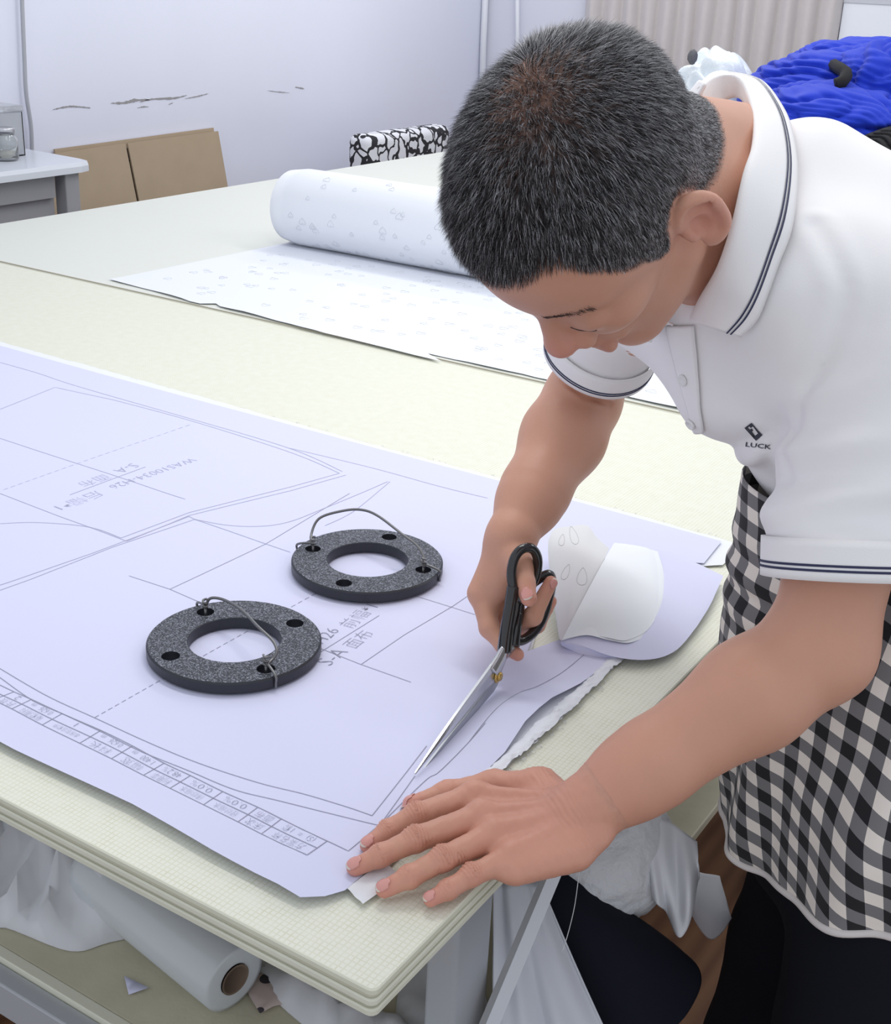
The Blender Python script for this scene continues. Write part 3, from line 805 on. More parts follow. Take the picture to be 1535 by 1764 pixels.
# raised drop-shaped motifs of the jacquard, traced on the turned face
gs = []
for cx, cy, w, h, a in ((988, 922, 7, 16, -.3), (1003, 993, 9, 15, .1), (1032, 966, 7, 10, .1), (975, 985, 6, 14, .4), (1000, 1040, 6, 9, .2), (968, 930, 5, 10, .2)):
    loop = []
    for k in range(24):
        t = 2 * math.pi * k / 24; x = w * math.sin(t) * (1 + .4 * math.cos(t)) * .9; y = h * math.cos(t)
        x, y = x * math.cos(a) - y * math.sin(a), x * math.sin(a) + y * math.cos(a)
        r = ray(cx + x, cy + y); hit = bvh.ray_cast(Vector(CAMC), Vector(r).normalized())
        if hit[0] is not None: loop.append(A3(hit[0]) + nrm(CAMC - A3(hit[0])) * .0004)
    if len(loop) == 24: gs.append(tube_geo(loop, .0004, 4, closed=True))
if gs: mk('woven_motif', *merge(*gs), mat('motif_thread', (.655, .665, .67), .8), wf)['kind'] = 'stuff'

# ================================================================== ring weights with wire handles
M_iron = mat('hammered_black_iron', (.085, .09, .10), .33, .6, spec=.7)
nt, b = nodes_of(M_iron)
tc_ = nt.nodes.new('ShaderNodeTexCoord'); n1 = nt.nodes.new('ShaderNodeTexNoise'); n1.inputs['Scale'].default_value = 260; n1.inputs['Detail'].default_value = 3
nt.links.new(tc_.outputs['Object'], n1.inputs['Vector'])
bp = nt.nodes.new('ShaderNodeBump'); bp.inputs['Strength'].default_value = 1.0; bp.inputs['Distance'].default_value = .0050
nt.links.new(n1.outputs['Fac'], bp.inputs['Height']); nt.links.new(bp.outputs['Normal'], b.inputs['Normal'])
n2_ = nt.nodes.new('ShaderNodeTexNoise'); n2_.inputs['Scale'].default_value = 620; n2_.inputs['Detail'].default_value = 2
nt.links.new(tc_.outputs['Object'], n2_.inputs['Vector'])
rp_ = nt.nodes.new('ShaderNodeMapRange'); rp_.inputs['From Min'].default_value = .48; rp_.inputs['From Max'].default_value = .68
nt.links.new(n2_.outputs['Fac'], rp_.inputs['Value'])
nt.links.new(mixc(nt, rp_.outputs['Result'], (.04, .043, .052), (.30, .32, .37)), b.inputs['Base Color'])  # pale specks paint the lamp glints of the hammered top into its colour
M_iron_side = mat('smooth_black_iron', (.030, .032, .040), .42, .3, bump=(90, .25, .0008))
M_wire = mat('steel_wire', (.20, .20, .20), .4, .8)
def flange(cpx, R_, r_, t, hole_px, hole_r, hole_c, label, wire_ang, wire_pts, idx):
    z0 = .0066
    c = tz(*cpx, z0 + t); c[2] = z0
    hp = tz(*hole_px, z0 + t) - c; hole_ang = math.atan2(hp[1], hp[0])
    root = thing('iron_ring_weight', c, label, 'weight', 'iron ring weights holding the paper')
    # top annulus with four holes cut out, extruded to a plate
    pts, edges, loops = [], [], []
    def loop(n, rad, cx=0, cy=0):
        s = len(pts)
        for k in range(n):
            a = 2 * math.pi * k / n; pts.append(Vector((cx + rad * math.cos(a), cy + rad * math.sin(a))))
        loops.append((s, n))
    bev = .0018
    loop(96, R_ - bev); loop(64, r_ + bev * .5)
    hc = []
    for k in range(4):
        a = hole_ang + k * math.pi / 2; hc.append((hole_c * math.cos(a), hole_c * math.sin(a))); loop(24, hole_r, *hc[-1])
    for s, n in loops:
        for k in range(n): edges.append((s + k, s + (k + 1) % n))
    vo_, eo, fo, *_ = delaunay_2d_cdt(pts, edges, [], 0, 1e-7)
    V2 = A3([(v.x, v.y) for v in vo_])
    F2 = []
    for f in fo:
        m = V2[list(f)].mean(0); d = np.linalg.norm(m)
        if d > R_ - bev or d < r_ + bev * .5 * .97: continue
        if any(np.linalg.norm(m - A3(h)) < hole_r * .98 for h in hc): continue
        F2.append(list(f))
    Vt = np.column_stack([V2, np.full(len(V2), t)])
    G = [(Vt, F2)]; fm = [0] * len(F2)
    def wallring(rad_list, n, cx=0, cy=0, flip=False):
        V, F = [], []
        m = len(rad_list)
        for k in range(n):
            a = 2 * math.pi * k / n
            for rr, z in rad_list: V.append((cx + rr * math.cos(a), cy + rr * math.sin(a), z))
        for k in range(n):
            k2 = (k + 1) % n
            for j in range(m - 1):
                f = [k * m + j, k2 * m + j, k2 * m + j + 1, k * m + j + 1]; F.append(f[::-1] if flip else f)
        G.append((A3(V), F)); fm.extend([1] * len(F))
    wallring([(R_ - bev, 0), (R_, bev), (R_, t - bev), (R_ - bev, t)], 96)
    wallring([(r_ + bev * .5, 0), (r_, bev * .5), (r_, t - bev * .5), (r_ + bev * .5, t)], 64, flip=True)
    for h in hc: wallring([(hole_r, 0), (hole_r, t)], 24, *h, flip=True)
    V, F = merge(*G)
    mk('ring_plate', V + c, F, None, root, mats=[M_iron, M_iron_side], fmat=fm, smooth=False)
    # wire: through one hole, looped over the rim, bowed across to the opposite hole
    h1, h2 = A3([*hc[wire_ang], t]) + c, A3([*hc[(wire_ang + 2) % 4], t]) + c
    pts3 = [h1 + A3([0, 0, .004])] + [tz(px, py, z) for px, py, z in wire_pts] + [h2 + A3([0, 0, .004])]
    tube('wire_handle', spline(pts3, 70), .0017, M_wire, root, 7)
    for h in (h1, h2):
        d = nrm(h - c - A3([0, 0, t])); rim = c + d * (R_ + .0016)
        lp = [h + A3([0, 0, .005]), h + A3([0, 0, -.004]) , h + A3([0, 0, -t + .0015])]
        tube('wire_strand', lp, .0015, M_wire, root, 6)
        lp = [h + A3([0, 0, .006]), h + d * .006 + A3([0, 0, .007]), rim + A3([0, 0, t + .002]), rim + A3([0, 0, t * .5]), rim + A3([0, 0, .002])]
        tube('wire_loop', spline(lp, 24), .0015, M_wire, root, 6)
        s = nrm(np.cross(d, [0, 0, 1])); tw_ = [h + A3([0, 0, .005 + .0011 * k]) + .0026 * (math.cos(k * 1.5) * d + math.sin(k * 1.5) * s) for k in range(11)]
        tube('wire_twist', spline(tw_, 44), .0014, M_wire, root, 6)
    return root
flange((404, 1101), .0935, .0495, .0135, (355, 1055), .0098, .0735, 'nearer black iron ring weight, its wire handle collapsed across the hole', 0,
       [(362, 1031, .037), (385, 1033, .040), (415, 1050, .044), (445, 1080, .043), (470, 1104, .038), (477, 1122, .032), (470, 1135, .026)], 0)
flange((633, 963), .0935, .0495, .0135, (543, 946), .0098, .0735, 'farther black iron ring weight with its wire handle bowed upright', 0,
       [(536, 922, .030), (550, 893, .046), (590, 880, .056), (622, 878, .060), (650, 888, .060), (690, 918, .052), (720, 942, .040), (731, 965, .028)], 1)
# ================================================================== fabric roll on the far table and the length pulled from it
M_roll = mat('white_heart_jacquard', (.80, .825, .88), .55, bump=(120, .12, .0008))
rl0 = tz(495, 420, .003)
RR = .098
rx0, rx1, ry, rz = rl0[0], -.35, rl0[1] + .02, .004 + RR
fr = thing('fabric_roll', (-1.1, ry, .004), 'thick white fabric roll with a faint heart weave lying on the far table', 'fabric roll')
nu, nv = 64, 30
V = []
for i in range(nu):
    a = 2 * math.pi * i / nu
    for j in range(nv):
        x = rx0 + (rx1 - rx0) * j / (nv - 1); r = RR * (1 + .004 * math.sin(3 * a + j)) - (.008 if j in (0, nv - 1) else 0) * 1
        V.append((x, ry + r * math.cos(a), rz + r * math.sin(a)))
F = grid_faces(nu, nv, True)
F += [[i * nv for i in range(nu)], [i * nv + nv - 1 for i in range(nu)][::-1]]
mk('rolled_cloth', V, F, M_roll, fr)
# small raised hearts and drops of the weave
gs = []; r_ = np.random.default_rng(4)
M_motif = mat('heart_motif_thread', (.77, .795, .855), .7)
def heart(n=18, s=1.0):
    t = np.linspace(0, 2 * np.pi, n, endpoint=False)
    return np.column_stack([s * .8 * np.sin(t) ** 3, s * (.65 * np.cos(t) - .25 * np.cos(2 * t) - .1 * np.cos(3 * t))])
for k in range(150):
    x = r_.uniform(rx0 + .03, rx1 - .1); a = r_.uniform(math.radians(165), math.radians(275)) if k % 2 else r_.uniform(math.radians(95), math.radians(250)); s = r_.choice([.010, .013, .008])
    H = heart(14, s); ang = a + H[:, 1] / RR
    L3 = np.column_stack([x + H[:, 0], ry + (RR + .0006) * np.cos(ang), rz + (RR + .0006) * np.sin(ang)])
    gs.append(tube_geo(L3, .0005, 3, closed=True))
hm = mk('woven_heart', *merge(*gs), M_motif, fr); hm['kind'] = 'stuff'
ys = .0058
def zf2(x, y): return ys + .0008 * np.sin(x * 7 + y * 3) + .002 * np.exp(-((y - 1.44) / .02) ** 2) * (.5 + .5 * np.sin(x * 31))
edge = jag([(tz(187, 481, ys)[0], tz(187, 481, ys)[1]), tuple(tz(262, 500, ys)[:2]), tuple(tz(328, 519, ys)[:2]), tuple(tz(345, 523, ys)[:2]), tuple(tz(372, 523, ys)[:2]), tuple(tz(380, 528, ys)[:2]), tuple(tz(560, 574, ys)[:2]), tuple(tz(760, 622, ys)[:2]), (-.9, 1.430), (-.3, 1.432)], .03, .0015, 9)
V, F = sheet(edge + [(-.3, ry), (rx0, ry)], .035, zf2)
mk('unrolled_length', V, F, M_roll, fr)
gs = []
for k in range(160):
    x, y = r_.uniform(rx0 + .05, -.4), r_.uniform(1.47, ry - RR); H = heart(12, r_.choice([.011, .014])); an = r_.choice([0, math.pi])
    if an: H = -H
    gs.append(tube_geo(np.column_stack([x + H[:, 0], y + H[:, 1], zf2(x + H[:, 0], y + H[:, 1]) + .0003]), .0005, 3, closed=True))
hm = mk('woven_heart', *merge(*gs), M_motif, fr); hm['kind'] = 'stuff'

# ================================================================== blue fabric pile and plastic bag on the far table
def blob(name, c, rad, mat_, parent=None, folds=(), seed=0, n=150, m=90, fl=None, loc=None):
    """cloth bundle: ellipsoid with soft ridged folds, flat underneath"""
    c, rad = A3(c, float), A3(rad, float); V = []
    th = np.linspace(0, 2 * np.pi, n, endpoint=False); ph = np.linspace(.02, np.pi - .02, m)
    T, Pm = np.meshgrid(th, ph, indexing='ij')
    D = np.stack([np.sin(Pm) * np.cos(T), np.sin(Pm) * np.sin(T), np.cos(Pm)], -1)
    r = np.ones_like(T)
    for amp, freq, ax, sd in folds:
        w = D @ nrm(ax); wob = fbm(D, .55, sd, 3)
        r += amp * (2 * np.abs(np.sin((w * freq + wob * 1.6) * np.pi)) ** .8 - 1)
    r += .05 * fbm(D, .8, seed + 50, 3)
    P_ = c + D * rad * r[..., None]
    if fl is not None: P_[..., 2] = np.maximum(P_[..., 2], fl)
    F = grid_faces(n, m, True)
    V = P_.reshape(-1, 3)
    F += [[i * m for i in range(n)][::-1], [i * m + m - 1 for i in range(n)]]
    return mk(name, V, F, mat_, parent, loc=loc)
M_blue = mat('royal_blue_knit', (.006, .035, .50), .7, spec=.3, noise=(30, .08), sheen=.1)
M_black = mat('black_cloth', (.008, .008, .010), .9)
bl = thing('blue_fabric_pile', at(1430, 190, 3.1) * A3([1, 1, 0]) + A3([0, 0, .004]), 'heap of royal blue knit fabric tied into bundles on the far table', 'fabric')
B1 = blob('fabric_bundle', at(1440, 165, 3.15), (.215, .20, .10), M_blue, bl, ((.06, 3, (.3, .1, 1), 1), (.02, 7, (.2, .2, 1), 2)), 3)
B2 = blob('fabric_bundle', at(1530, 165, 3.05), (.14, .17, .125), M_blue, bl, ((.06, 3, (.5, .1, 1), 5), (.02, 7, (.2, .2, 1), 6)), 6)
B3 = blob('fabric_bundle', at(1428, 212, 2.95), (.185, .16, .085), M_blue, bl, ((.06, 3, (.6, .1, 1), 7), (.02, 7, (.5, .2, 1), 8)), 8)
B5 = blob('fabric_bundle', at(1490, 128, 3.35), (.20, .16, .085), M_blue, bl, ((.06, 3, (.6, .1, 1), 9), (.02, 7, (.5, .2, 1), 3)), 12)
tube('tie_band', spline([at(1437, 112, 3.0), at(1450, 120, 2.93), at(1458, 128, 2.9), at(1452, 140, 2.88), at(1440, 146, 2.88)], 20), .014, M_black, bl)
blob('fabric_bundle', A3([at(1480, 330, 3.0)[0], at(1480, 330, 3.0)[1], .195]), (.31, .27, .21), M_blue, bl, ((.05, 5, (.6, .1, 1), 9),), 4, fl=.005)
bk = blob('black_fabric_bundle', at(1560, 262, 2.75), (.10, .10, .05), M_black, bl, ((.06, 5, (.6, .1, 1), 3),), 9)
bgp = thing('plastic_bag', at(1235, 150, 3.35) * A3([1, 1, 0]) + A3([0, 0, .004]), 'white translucent plastic bag stuffed full beside the curtain', 'bag')
M_bag = mat('white_plastic_film', (.72, .78, .82), .22, spec=.6, bump=(28, .5, .01))
c_ = at(1235, 150, 3.35)
blob('bag_body', (c_[0], c_[1], c_[2] / 2), (.155, .15, c_[2] / 2 + .085), M_bag, bgp, ((.04, 1.6, (.4, .5, .6), 21), (.03, 2.5, (-.4, .5, .6), 22)), 23, fl=.004)
kn = at(1193, 98, 3.27)
blob('tied_knot', kn, (.012, .010, .018), mat('dark_bag_tie', (.12, .12, .13), .6), bgp, ((.1, 4, (0, 0, 1), 2),), 3, 24, 16)

# ================================================================== things stored on the shelf below the table
M_white = mat('white_cotton_cloth', (.66, .67, .70), .85, bump=(90, .15, .001))
M_fleece = mat('white_fleece', (.60, .61, .63), .95, bump=(70, .9, .006), sheen=.4)
M_sheer = mat('white_sheer_cloth', (.60, .62, .67), .7, bump=(40, .2, .002))
M_navy = mat('navy_black_cloth', (.006, .007, .014), .85, spec=.2)
M_film = mat('plastic_film_roll', (.55, .58, .60), .25, spec=.6, bump=(50, .15, .002))
# draped white sheet hanging from under the table at the left: a folded cloth lying on the shelf
def heap(name, outline_px, z0, hgt, m, label, cat, seed, step=.016, folds=((62, (1, .4)), (38, (.3, 1))), parent=None, amp=.75):
    """cloth lying on a level: real outline, ridged thickness that falls to nothing at the rim"""
    O = A3([tz(px, py, z0)[:2] for px, py in outline_px])
    O = spline(np.column_stack([O, np.zeros(len(O))]), 60, True)[:, :2]
    def zf(x, y):
        P_ = np.stack([x, y], -1); d = np.min(np.linalg.norm(P_[:, None] - O[None], axis=2), 1)
        base = hgt * np.clip(d / .09, 0, 1) ** .5
        w = 0
        for k, (fq, dr) in enumerate(folds):
            dr = A3(dr) / np.linalg.norm(dr); wob = fbm(P_, 3.0, seed + k, 3)
            w = w + (1 - 2 * np.abs(np.sin((P_ @ dr) * fq + wob * 1.8)) ** .8) / len(folds)
        return z0 + .002 + base * (1 + amp * w)
    V, F = sheet(O, step, zf)
    # close with a flat base
    n = len(V); Vb = V.copy(); Vb[:, 2] = z0 + .001
    e = {}
    for f in F:
        for i in range(len(f)):
            k = (f[i], f[(i + 1) % len(f)]); e[k] = e.get(k, 0) + 1
    sides = [[a, b_, b_ + n, a + n][::-1] for (a, b_) in e if (b_, a) not in e]
    FF = F + [[i + n for i in f[::-1]] for f in F] + sides
    o = mk(name, np.concatenate([V, Vb]), FF, m, parent)
    if parent is None: props(o, label, cat)
    return o
heap('white_cloth', [(-60, 1350), (30, 1380), (140, 1440), (260, 1530), (330, 1585), (300, 1600), (190, 1625), (120, 1640), (10, 1600), (-60, 1590)], ZS, .085, M_white,
     'crumpled white cloth on the lower shelf under the front edge', 'cloth', 31)
# film roll on the shelf
rc = tz(405, 1735, ZS); rdir = nrm(A3([tz(240, 1600, ZS)[0] - rc[0], tz(240, 1600, ZS)[1] - rc[1], 0]))
Rf = .036; cc = rc + A3([0, 0, Rf + .001])
rb = thing('film_roll', rc, 'roll of clear plastic film with a hollow core on the lower shelf', 'film roll')
V = []; n = 40
prof = [(0.0, .017), (0.0, .031), (.001, Rf), (.30, Rf + .001), (.62, Rf), (.621, .017)]
s_ = nrm(np.cross(rdir, [0, 0, 1])); u_ = A3([0, 0, 1.])
for k in range(n):
    a = 2 * math.pi * k / n
    for t, r in prof: V.append(cc + rdir * t + r * (math.cos(a) * s_ + math.sin(a) * u_) * (1 + .03 * math.sin(2 * a + 1) if r > .02 else 1))
mk('film', V, grid_faces(n, len(prof), True), M_film, rb)
V = []
for k in range(n):
    a = 2 * math.pi * k / n
    for t, r in ((-.002, .0170), (-.002, .0145), (.62, .0145)): V.append(cc + rdir * t + r * (math.cos(a) * s_ + math.sin(a) * u_))
mk('cardboard_core', V, grid_faces(n, 3, True), mat('brown_core', (.16, .11, .08), .9), rb)
heap('white_cloth', [(440, 1655), (520, 1680), (600, 1730), (700, 1770), (760, 1850), (640, 1880), (560, 1800), (470, 1720)], ZS, .05, M_white, 'white cloth tucked behind the film roll beneath the table corner', 'cloth', 37)
def flatpoly(name, pl, z, m, label, cat, curl=.004):
    O = [tuple(tz(px, py, z)[:2]) for px, py in pl]
    V, F = sheet(O, .012, lambda x, y: z + .0015 + curl * np.abs(np.sin(x * 40 + y * 31)) * .5)
    o = solidify(mk(name, V, F, m), .0006); props(o, label, cat); return o
flatpoly('paper_scrap', [(214, 1684), (256, 1706), (222, 1717)], ZS, M_paper, 'small triangular paper scrap on the lower shelf', 'scrap')
M_floral = mat('pink_floral_cloth', (.52, .40, .37), .85)
nt, b = nodes_of(M_floral); tc_ = nt.nodes.new('ShaderNodeTexCoord'); vo = nt.nodes.new('ShaderNodeTexVoronoi'); vo.inputs['Scale'].default_value = 42
nt.links.new(tc_.outputs['Object'], vo.inputs['Vector']); nt.links.new(mixc(nt, mathn(nt, 'LESS_THAN', vo.outputs['Distance'], .33), (.55, .45, .42), (.05, .04, .05)), b.inputs['Base Color'])
flatpoly('floral_cloth_scrap', [(420, 1690), (450, 1680), (500, 1708), (540, 1718), (470, 1738), (448, 1750), (430, 1720)], ZS + .001, M_floral, 'scrap of pinkish floral cloth beside the film roll', 'scrap')
# right end of the shelf: fleece, white cloth, dark garment, sheer cloth, seen past the table edge
ZQ = ZS
fb = at(1060, 1480, 1.50)
fb1 = blob('fleece_bundle', at(1045, 1468, 1.42), (.075, .09, .075), M_fleece, None, ((.012, 2, (.3, .2, 1), 41),), 43)
props(fb1, 'rolled white fleece bundle on the shelf end behind the forearm', 'fabric')
def drape(name, pts_top, pts_bot, m, label, cat, seed, n=60, mrows=30, amp=.012, fq=7, bow=.02, th=.002):
    Tp, Bt = spline(pts_top, n), spline(pts_bot, n); V = []
    r = np.random.default_rng(seed); phs = r.uniform(0, 6, 3)
    for i in range(n):
        u = i / (n - 1)
        for j in range(mrows):
            v = j / (mrows - 1)
            p = Tp[i] * (1 - v) + Bt[i] * v
            w = math.sin(u * fq * 2 * math.pi + phs[0] + v * 2) + .5 * math.sin(u * fq * 3.3 * math.pi + phs[1] - v * 3)
            V.append(p + A3([.35, -.85, .35]) * (amp * w * (.3 + v) + bow * math.sin(math.pi * v)))
    o = solidify(mk(name, V, grid_faces(n, mrows), m), th); props(o, label, cat); return o
drape('white_cloth', [at(1075, 1392, 1.40), at(1115, 1398, 1.395), at(1165, 1425, 1.39), at(1200, 1450, 1.39)],
      [at(1095, 1540, 1.37), at(1130, 1545, 1.365), at(1172, 1612, 1.35), at(1205, 1520, 1.37)], M_white, 'white cloth with a frayed edge hanging off the shelf end', 'cloth', 3, amp=.010, fq=2.5)
drape('grey_white_cloth', [at(1195, 1500, 1.55), at(1215, 1505, 1.55), at(1240, 1510, 1.55)], [at(1190, 1570, 1.56), at(1225, 1620, 1.55), at(1260, 1580, 1.54)],
      M_sheer, 'pale cloth corner hanging behind the frayed white cloth', 'cloth', 4, amp=.003, fq=1)
V, F = coons([at(935, 1500, 1.36), at(930, 1560, 1.34), at(950, 1620, 1.33), at(960, 1700, 1.33)], [at(935, 1500, 1.36), at(985, 1515, 1.36), at(1040, 1560, 1.37), at(1100, 1600, 1.37)],
             [at(1100, 1600, 1.37), at(1165, 1650, 1.37), at(1195, 1690, 1.36), at(1165, 1760, 1.33)], [at(960, 1700, 1.33), at(1000, 1760, 1.31), at(1080, 1800, 1.30), at(1165, 1760, 1.33)], 40, 40, bulge=.03)
o = solidify(mk('navy_garment', V, F, M_navy), .02); props(o, 'dark navy garment slung below the table edge by the metal bar', 'garment')
drape('sheer_white_cloth', [at(850, 1520, 1.30), at(890, 1515, 1.31), at(930, 1520, 1.32)], [at(860, 1980, 1.22), at(980, 1980, 1.22), at(1130, 1950, 1.25)],
      M_sheer, 'sheer white cloth hanging in folds behind the metal bar', 'cloth', 8, amp=.008, fq=2.5)
o = heap('white_cloth', [(690, 1700), (760, 1640), (830, 1700), (830, 1800), (700, 1800)], ZS, .04, M_white, 'bit of white cloth on the shelf just behind the table leg', 'cloth', 77)
o = tube('loose_thread', spline([at(998, 1500, 1.20), at(990, 1560, 1.20), at(978, 1610, 1.20), at(968, 1640, 1.20)], 24), .0004, M_white, n=4)
props(o, 'single white thread dangling in front of the dark garment', 'thread')
# ================================================================== scissors
M_steel = mat('polished_steel', (.62, .63, .65), .22, .95)
M_steel2 = mat('ground_steel', (.44, .46, .48), .35, .9)
M_hblack = mat('glossy_black_handle', (.008, .008, .009), .12, spec=.6, coat=.3)
M_brass = mat('brass_screw', (.62, .42, .13), .28, .9)
sTip = tz(715, 1333, .009); sPiv = at(852, 1163, 1.335); sJoint = at(868, 1118, 1.338)
sc = thing('scissors', sTip * A3([1, 1, 0]) + A3([0, 0, .005]), 'large tailor scissors with black handles cutting the paper, held in the right hand', 'scissors')
bd = nrm(sPiv - sTip); sN = nrm(np.cross(bd, A3([0, 0, 1]))); 
if sN @ (CAMC - sPiv) < 0: sN = -sN
sU = nrm(np.cross(sN, bd));  sU = sU if sU[2] > 0 else -sU
def plate(name, prof_lo, prof_hi, base, ax, upv, nv_, th, m, bev=.5):
    """blade plate: two edge profiles in (along, up) coordinates; the middle is thicker than the edges"""
    lo_, hi_ = spline([(a, b_, 0) for a, b_ in prof_lo], 40), spline([(a, b_, 0) for a, b_ in prof_hi], 40); V = []
    for i in range(40):
        for u, w in ((0, -.15), (0, .15), (.35, 1), (.75, 1), (1, .5), (1, -.5), (.5, -.6)):
            p = lo_[i] * (1 - u) + hi_[i] * u
            V.append(base + ax * p[0] + upv * p[1] + nv_ * th * w * (.35 + .65 * min(1, (p[0]) / .05)))
    F = grid_faces(40, 7)
    F += [[i * 7 + 6, (i + 1) * 7 + 6, (i + 1) * 7, i * 7] for i in range(39)] + [list(range(7))[::-1], [39 * 7 + i for i in range(7)]]
    return mk(name, V, F, m, sc, smooth=False)
Lb = np.linalg.norm(sPiv - sTip)
# upper blade (in front), its back rising towards the pivot, then the tang up to the black handle
plate('blade', [(0, -.001), (Lb * .4, -.0035), (Lb * .8, -.006), (Lb, -.009), (Lb + .012, -.004)],
      [(0, .0012), (Lb * .4, .0105), (Lb * .8, .0165), (Lb + .002, .0195), (Lb + .018, .021)], sTip, bd, sU, sN, .0026, M_steel)
tang = [sPiv + bd * -.004 + sU * .006, sPiv + (sJoint - sPiv) * .45 + sN * .001 + sU * .004, sJoint + sN * .001]
tube('tang', spline(tang, 16), np.linspace(.0145, .0095, 16), M_steel, sc, 8, flat=(sN, .42))
# lower blade, under the fabric
d2 = nrm(bd - sU * .075); u2 = nrm(sU + bd * .075)
plate('blade', [(.004, -.006), (Lb * .4, -.0105), (Lb * .8, -.016), (Lb, -.017), (Lb + .012, -.012)],
      [(.004, -.0045), (Lb * .4, -.003), (Lb * .8, -.004), (Lb, .0), (Lb + .012, .004)], sTip + sU * -.002, bd, sU, sN, -.0022, M_steel2)
jt2 = at(884, 1112, 1.352)
tube('tang', spline([sPiv - sN * .005 - sU * .006, (sPiv + jt2) / 2 - sN * .004, jt2], 16), np.linspace(.0105, .0075, 16), M_steel2, sc, 8, flat=(sN, .42))
def disc(name, c, nrm_, r, h, m, parent):
    V, F = lathe_geo([(0, 0), (r, 0), (r, h * .6), (r * .82, h), (0, h)], 28)
    z = nrm(nrm_); x = nrm(np.cross(z, [0.3, .2, 1])); y = np.cross(z, x)
    return mk(name, c + V @ np.stack([x, y, z]), F, m, parent)
pv = disc('pivot_washer', sPiv + sN * .003, sN, .0075, .0022, M_brass, sc)
disc('pivot_screw', sPiv + sN * .005, sN, .0048, .0028, M_brass, sc)
# handles: the thumb bow in front, the finger bow behind
r1 = [(869, 1122, 1.338), (873, 1085, 1.334), (880, 1040, 1.330), (884, 1010, 1.328)]
tube('handle_shank', spline([at(*p) for p in r1], 24), np.linspace(.0078, .0066, 24), M_hblack, sc, 10)
bow = [(884, 1012, 1.328), (881, 988, 1.328), (886, 962, 1.330), (899, 946, 1.333), (916, 945, 1.338), (926, 962, 1.344), (924, 988, 1.350), (914, 1012, 1.352), (902, 1030, 1.350), (890, 1028, 1.338)]
tube('thumb_bow', spline([at(*p) for p in bow], 60, True), .0052, M_hblack, sc, 10, closed=True)
r2 = [(884, 1113, 1.352), (888, 1085, 1.356), (893, 1058, 1.362)]
tube('handle_shank', spline([at(*p) for p in r2], 20), np.linspace(.0072, .006, 20), M_hblack, sc, 10)
bow2 = [(893, 1060, 1.362), (897, 1035, 1.366), (910, 1012, 1.372), (930, 996, 1.380), (946, 990, 1.388), (950, 1004, 1.392), (944, 1036, 1.388), (934, 1066, 1.380), (918, 1090, 1.370), (900, 1103, 1.360), (888, 1100, 1.354), (886, 1082, 1.356)]
tube('finger_bow', spline([at(*p) for p in bow2], 70, True), .0055, M_hblack, sc, 10, closed=True)
# ================================================================== the person
per = thing('person', (.24, .62, -TZ), 'man in a white polo shirt and black gingham apron bending over the table to cut', 'person')
# ---- head frame: F forward (face), Lh his left, U up (crown)
HF, HL, HU = nrm([-.17, -.479, -.861]), nrm([.966, -.252, -.05]), nrm([-.193, -.841, .506])
HL = nrm(np.cross(HU, HF)); HU = nrm(np.cross(HF, HL))
HM = np.stack([HF, HL, HU])                          # rows
HC = A3([-.026, .333, .525])
H = lambda f, l, u: HC + f * HF + l * HL + u * HU
def tohead(p): return (p - HC) @ HM.T
# ---- joints
NB = at(1262, 395, 1.135)                            # neck base
ShL, ElL, WrL = A3([.165, .515, .445]), at(1414, 1116, 1.11), tz(992, 1406, .040)
ShR, ElR, WrR = at(1098, 445, 1.32), at(1002, 693, 1.50), at(882, 922, 1.385)
body = SDF()
# head
body.ell(H(-.004, 0, .053), (.106, .085, .096), HM, .02)
body.ell(H(.028, 0, .048), (.066, .067, .068), HM, .02)
body.ell(H(.026, 0, -.030), (.055, .054, .070), HM, .02)
for s in (-1, 1):
    body.cone(H(.000, s * .048, -.045), H(.052, s * .015, -.088), .018, .016, .02)
    body.ell(H(.057, s * .043, -.006), (.028, .022, .020), HM, .015)
    body.cone(H(.083, s * .008, .033), H(.067, s * .046, .032), .009, .009, .014)
body.sph(H(.060, 0, -.092), .018, .015)
body.ell(H(.068, 0, -.046), (.022, .027, .026), HM, .012)
for s in (-1, 1): body.ell(H(.073, s * .026, -.014), (.017, .020, .017), HM, .014)
for s in (-1, 1): body.sph(H(.1080, s * .032, .016), .0140, .012, 's')
for s in (-1, 1): body.ell(H(.0790, s * .032, .007), (.0165, .0190, .0140), HM, .006)
for s in (-1, 1): body.cone(H(.084, s * .022, -.003), H(.076, s * .042, -.004), .0045, .004, .006)
body.cone(H(.088, 0, .020), H(.106, 0, -.016), .0085, .0115, .010)
for s in (-1, 1): body.cone(H(.080, s * .011, .014), H(.086, s * .013, -.016), .0095, .0105, .008).sph(H(.079, s * .019, -.001), .0145, .008)
body.sph(H(.1050, 0, -.020), .0135, .006)
for s in (-1, 1): body.sph(H(.0945, s * .0150, -.025), .0098, .005)
for s in (-1, 1): body.sph(H(.101, s * .0075, -.0345), .0038, .003, 's')
body.cone(H(.090, -.004, -.052), H(.076, .022, -.059), .0065, .003, .005); body.cone(H(.090, .004, -.052), H(.076, -.022, -.059), .0065, .003, .005)
body.cone(H(.087, -.010, -.065), H(.087, .010, -.065), .0070, .0070, .006)
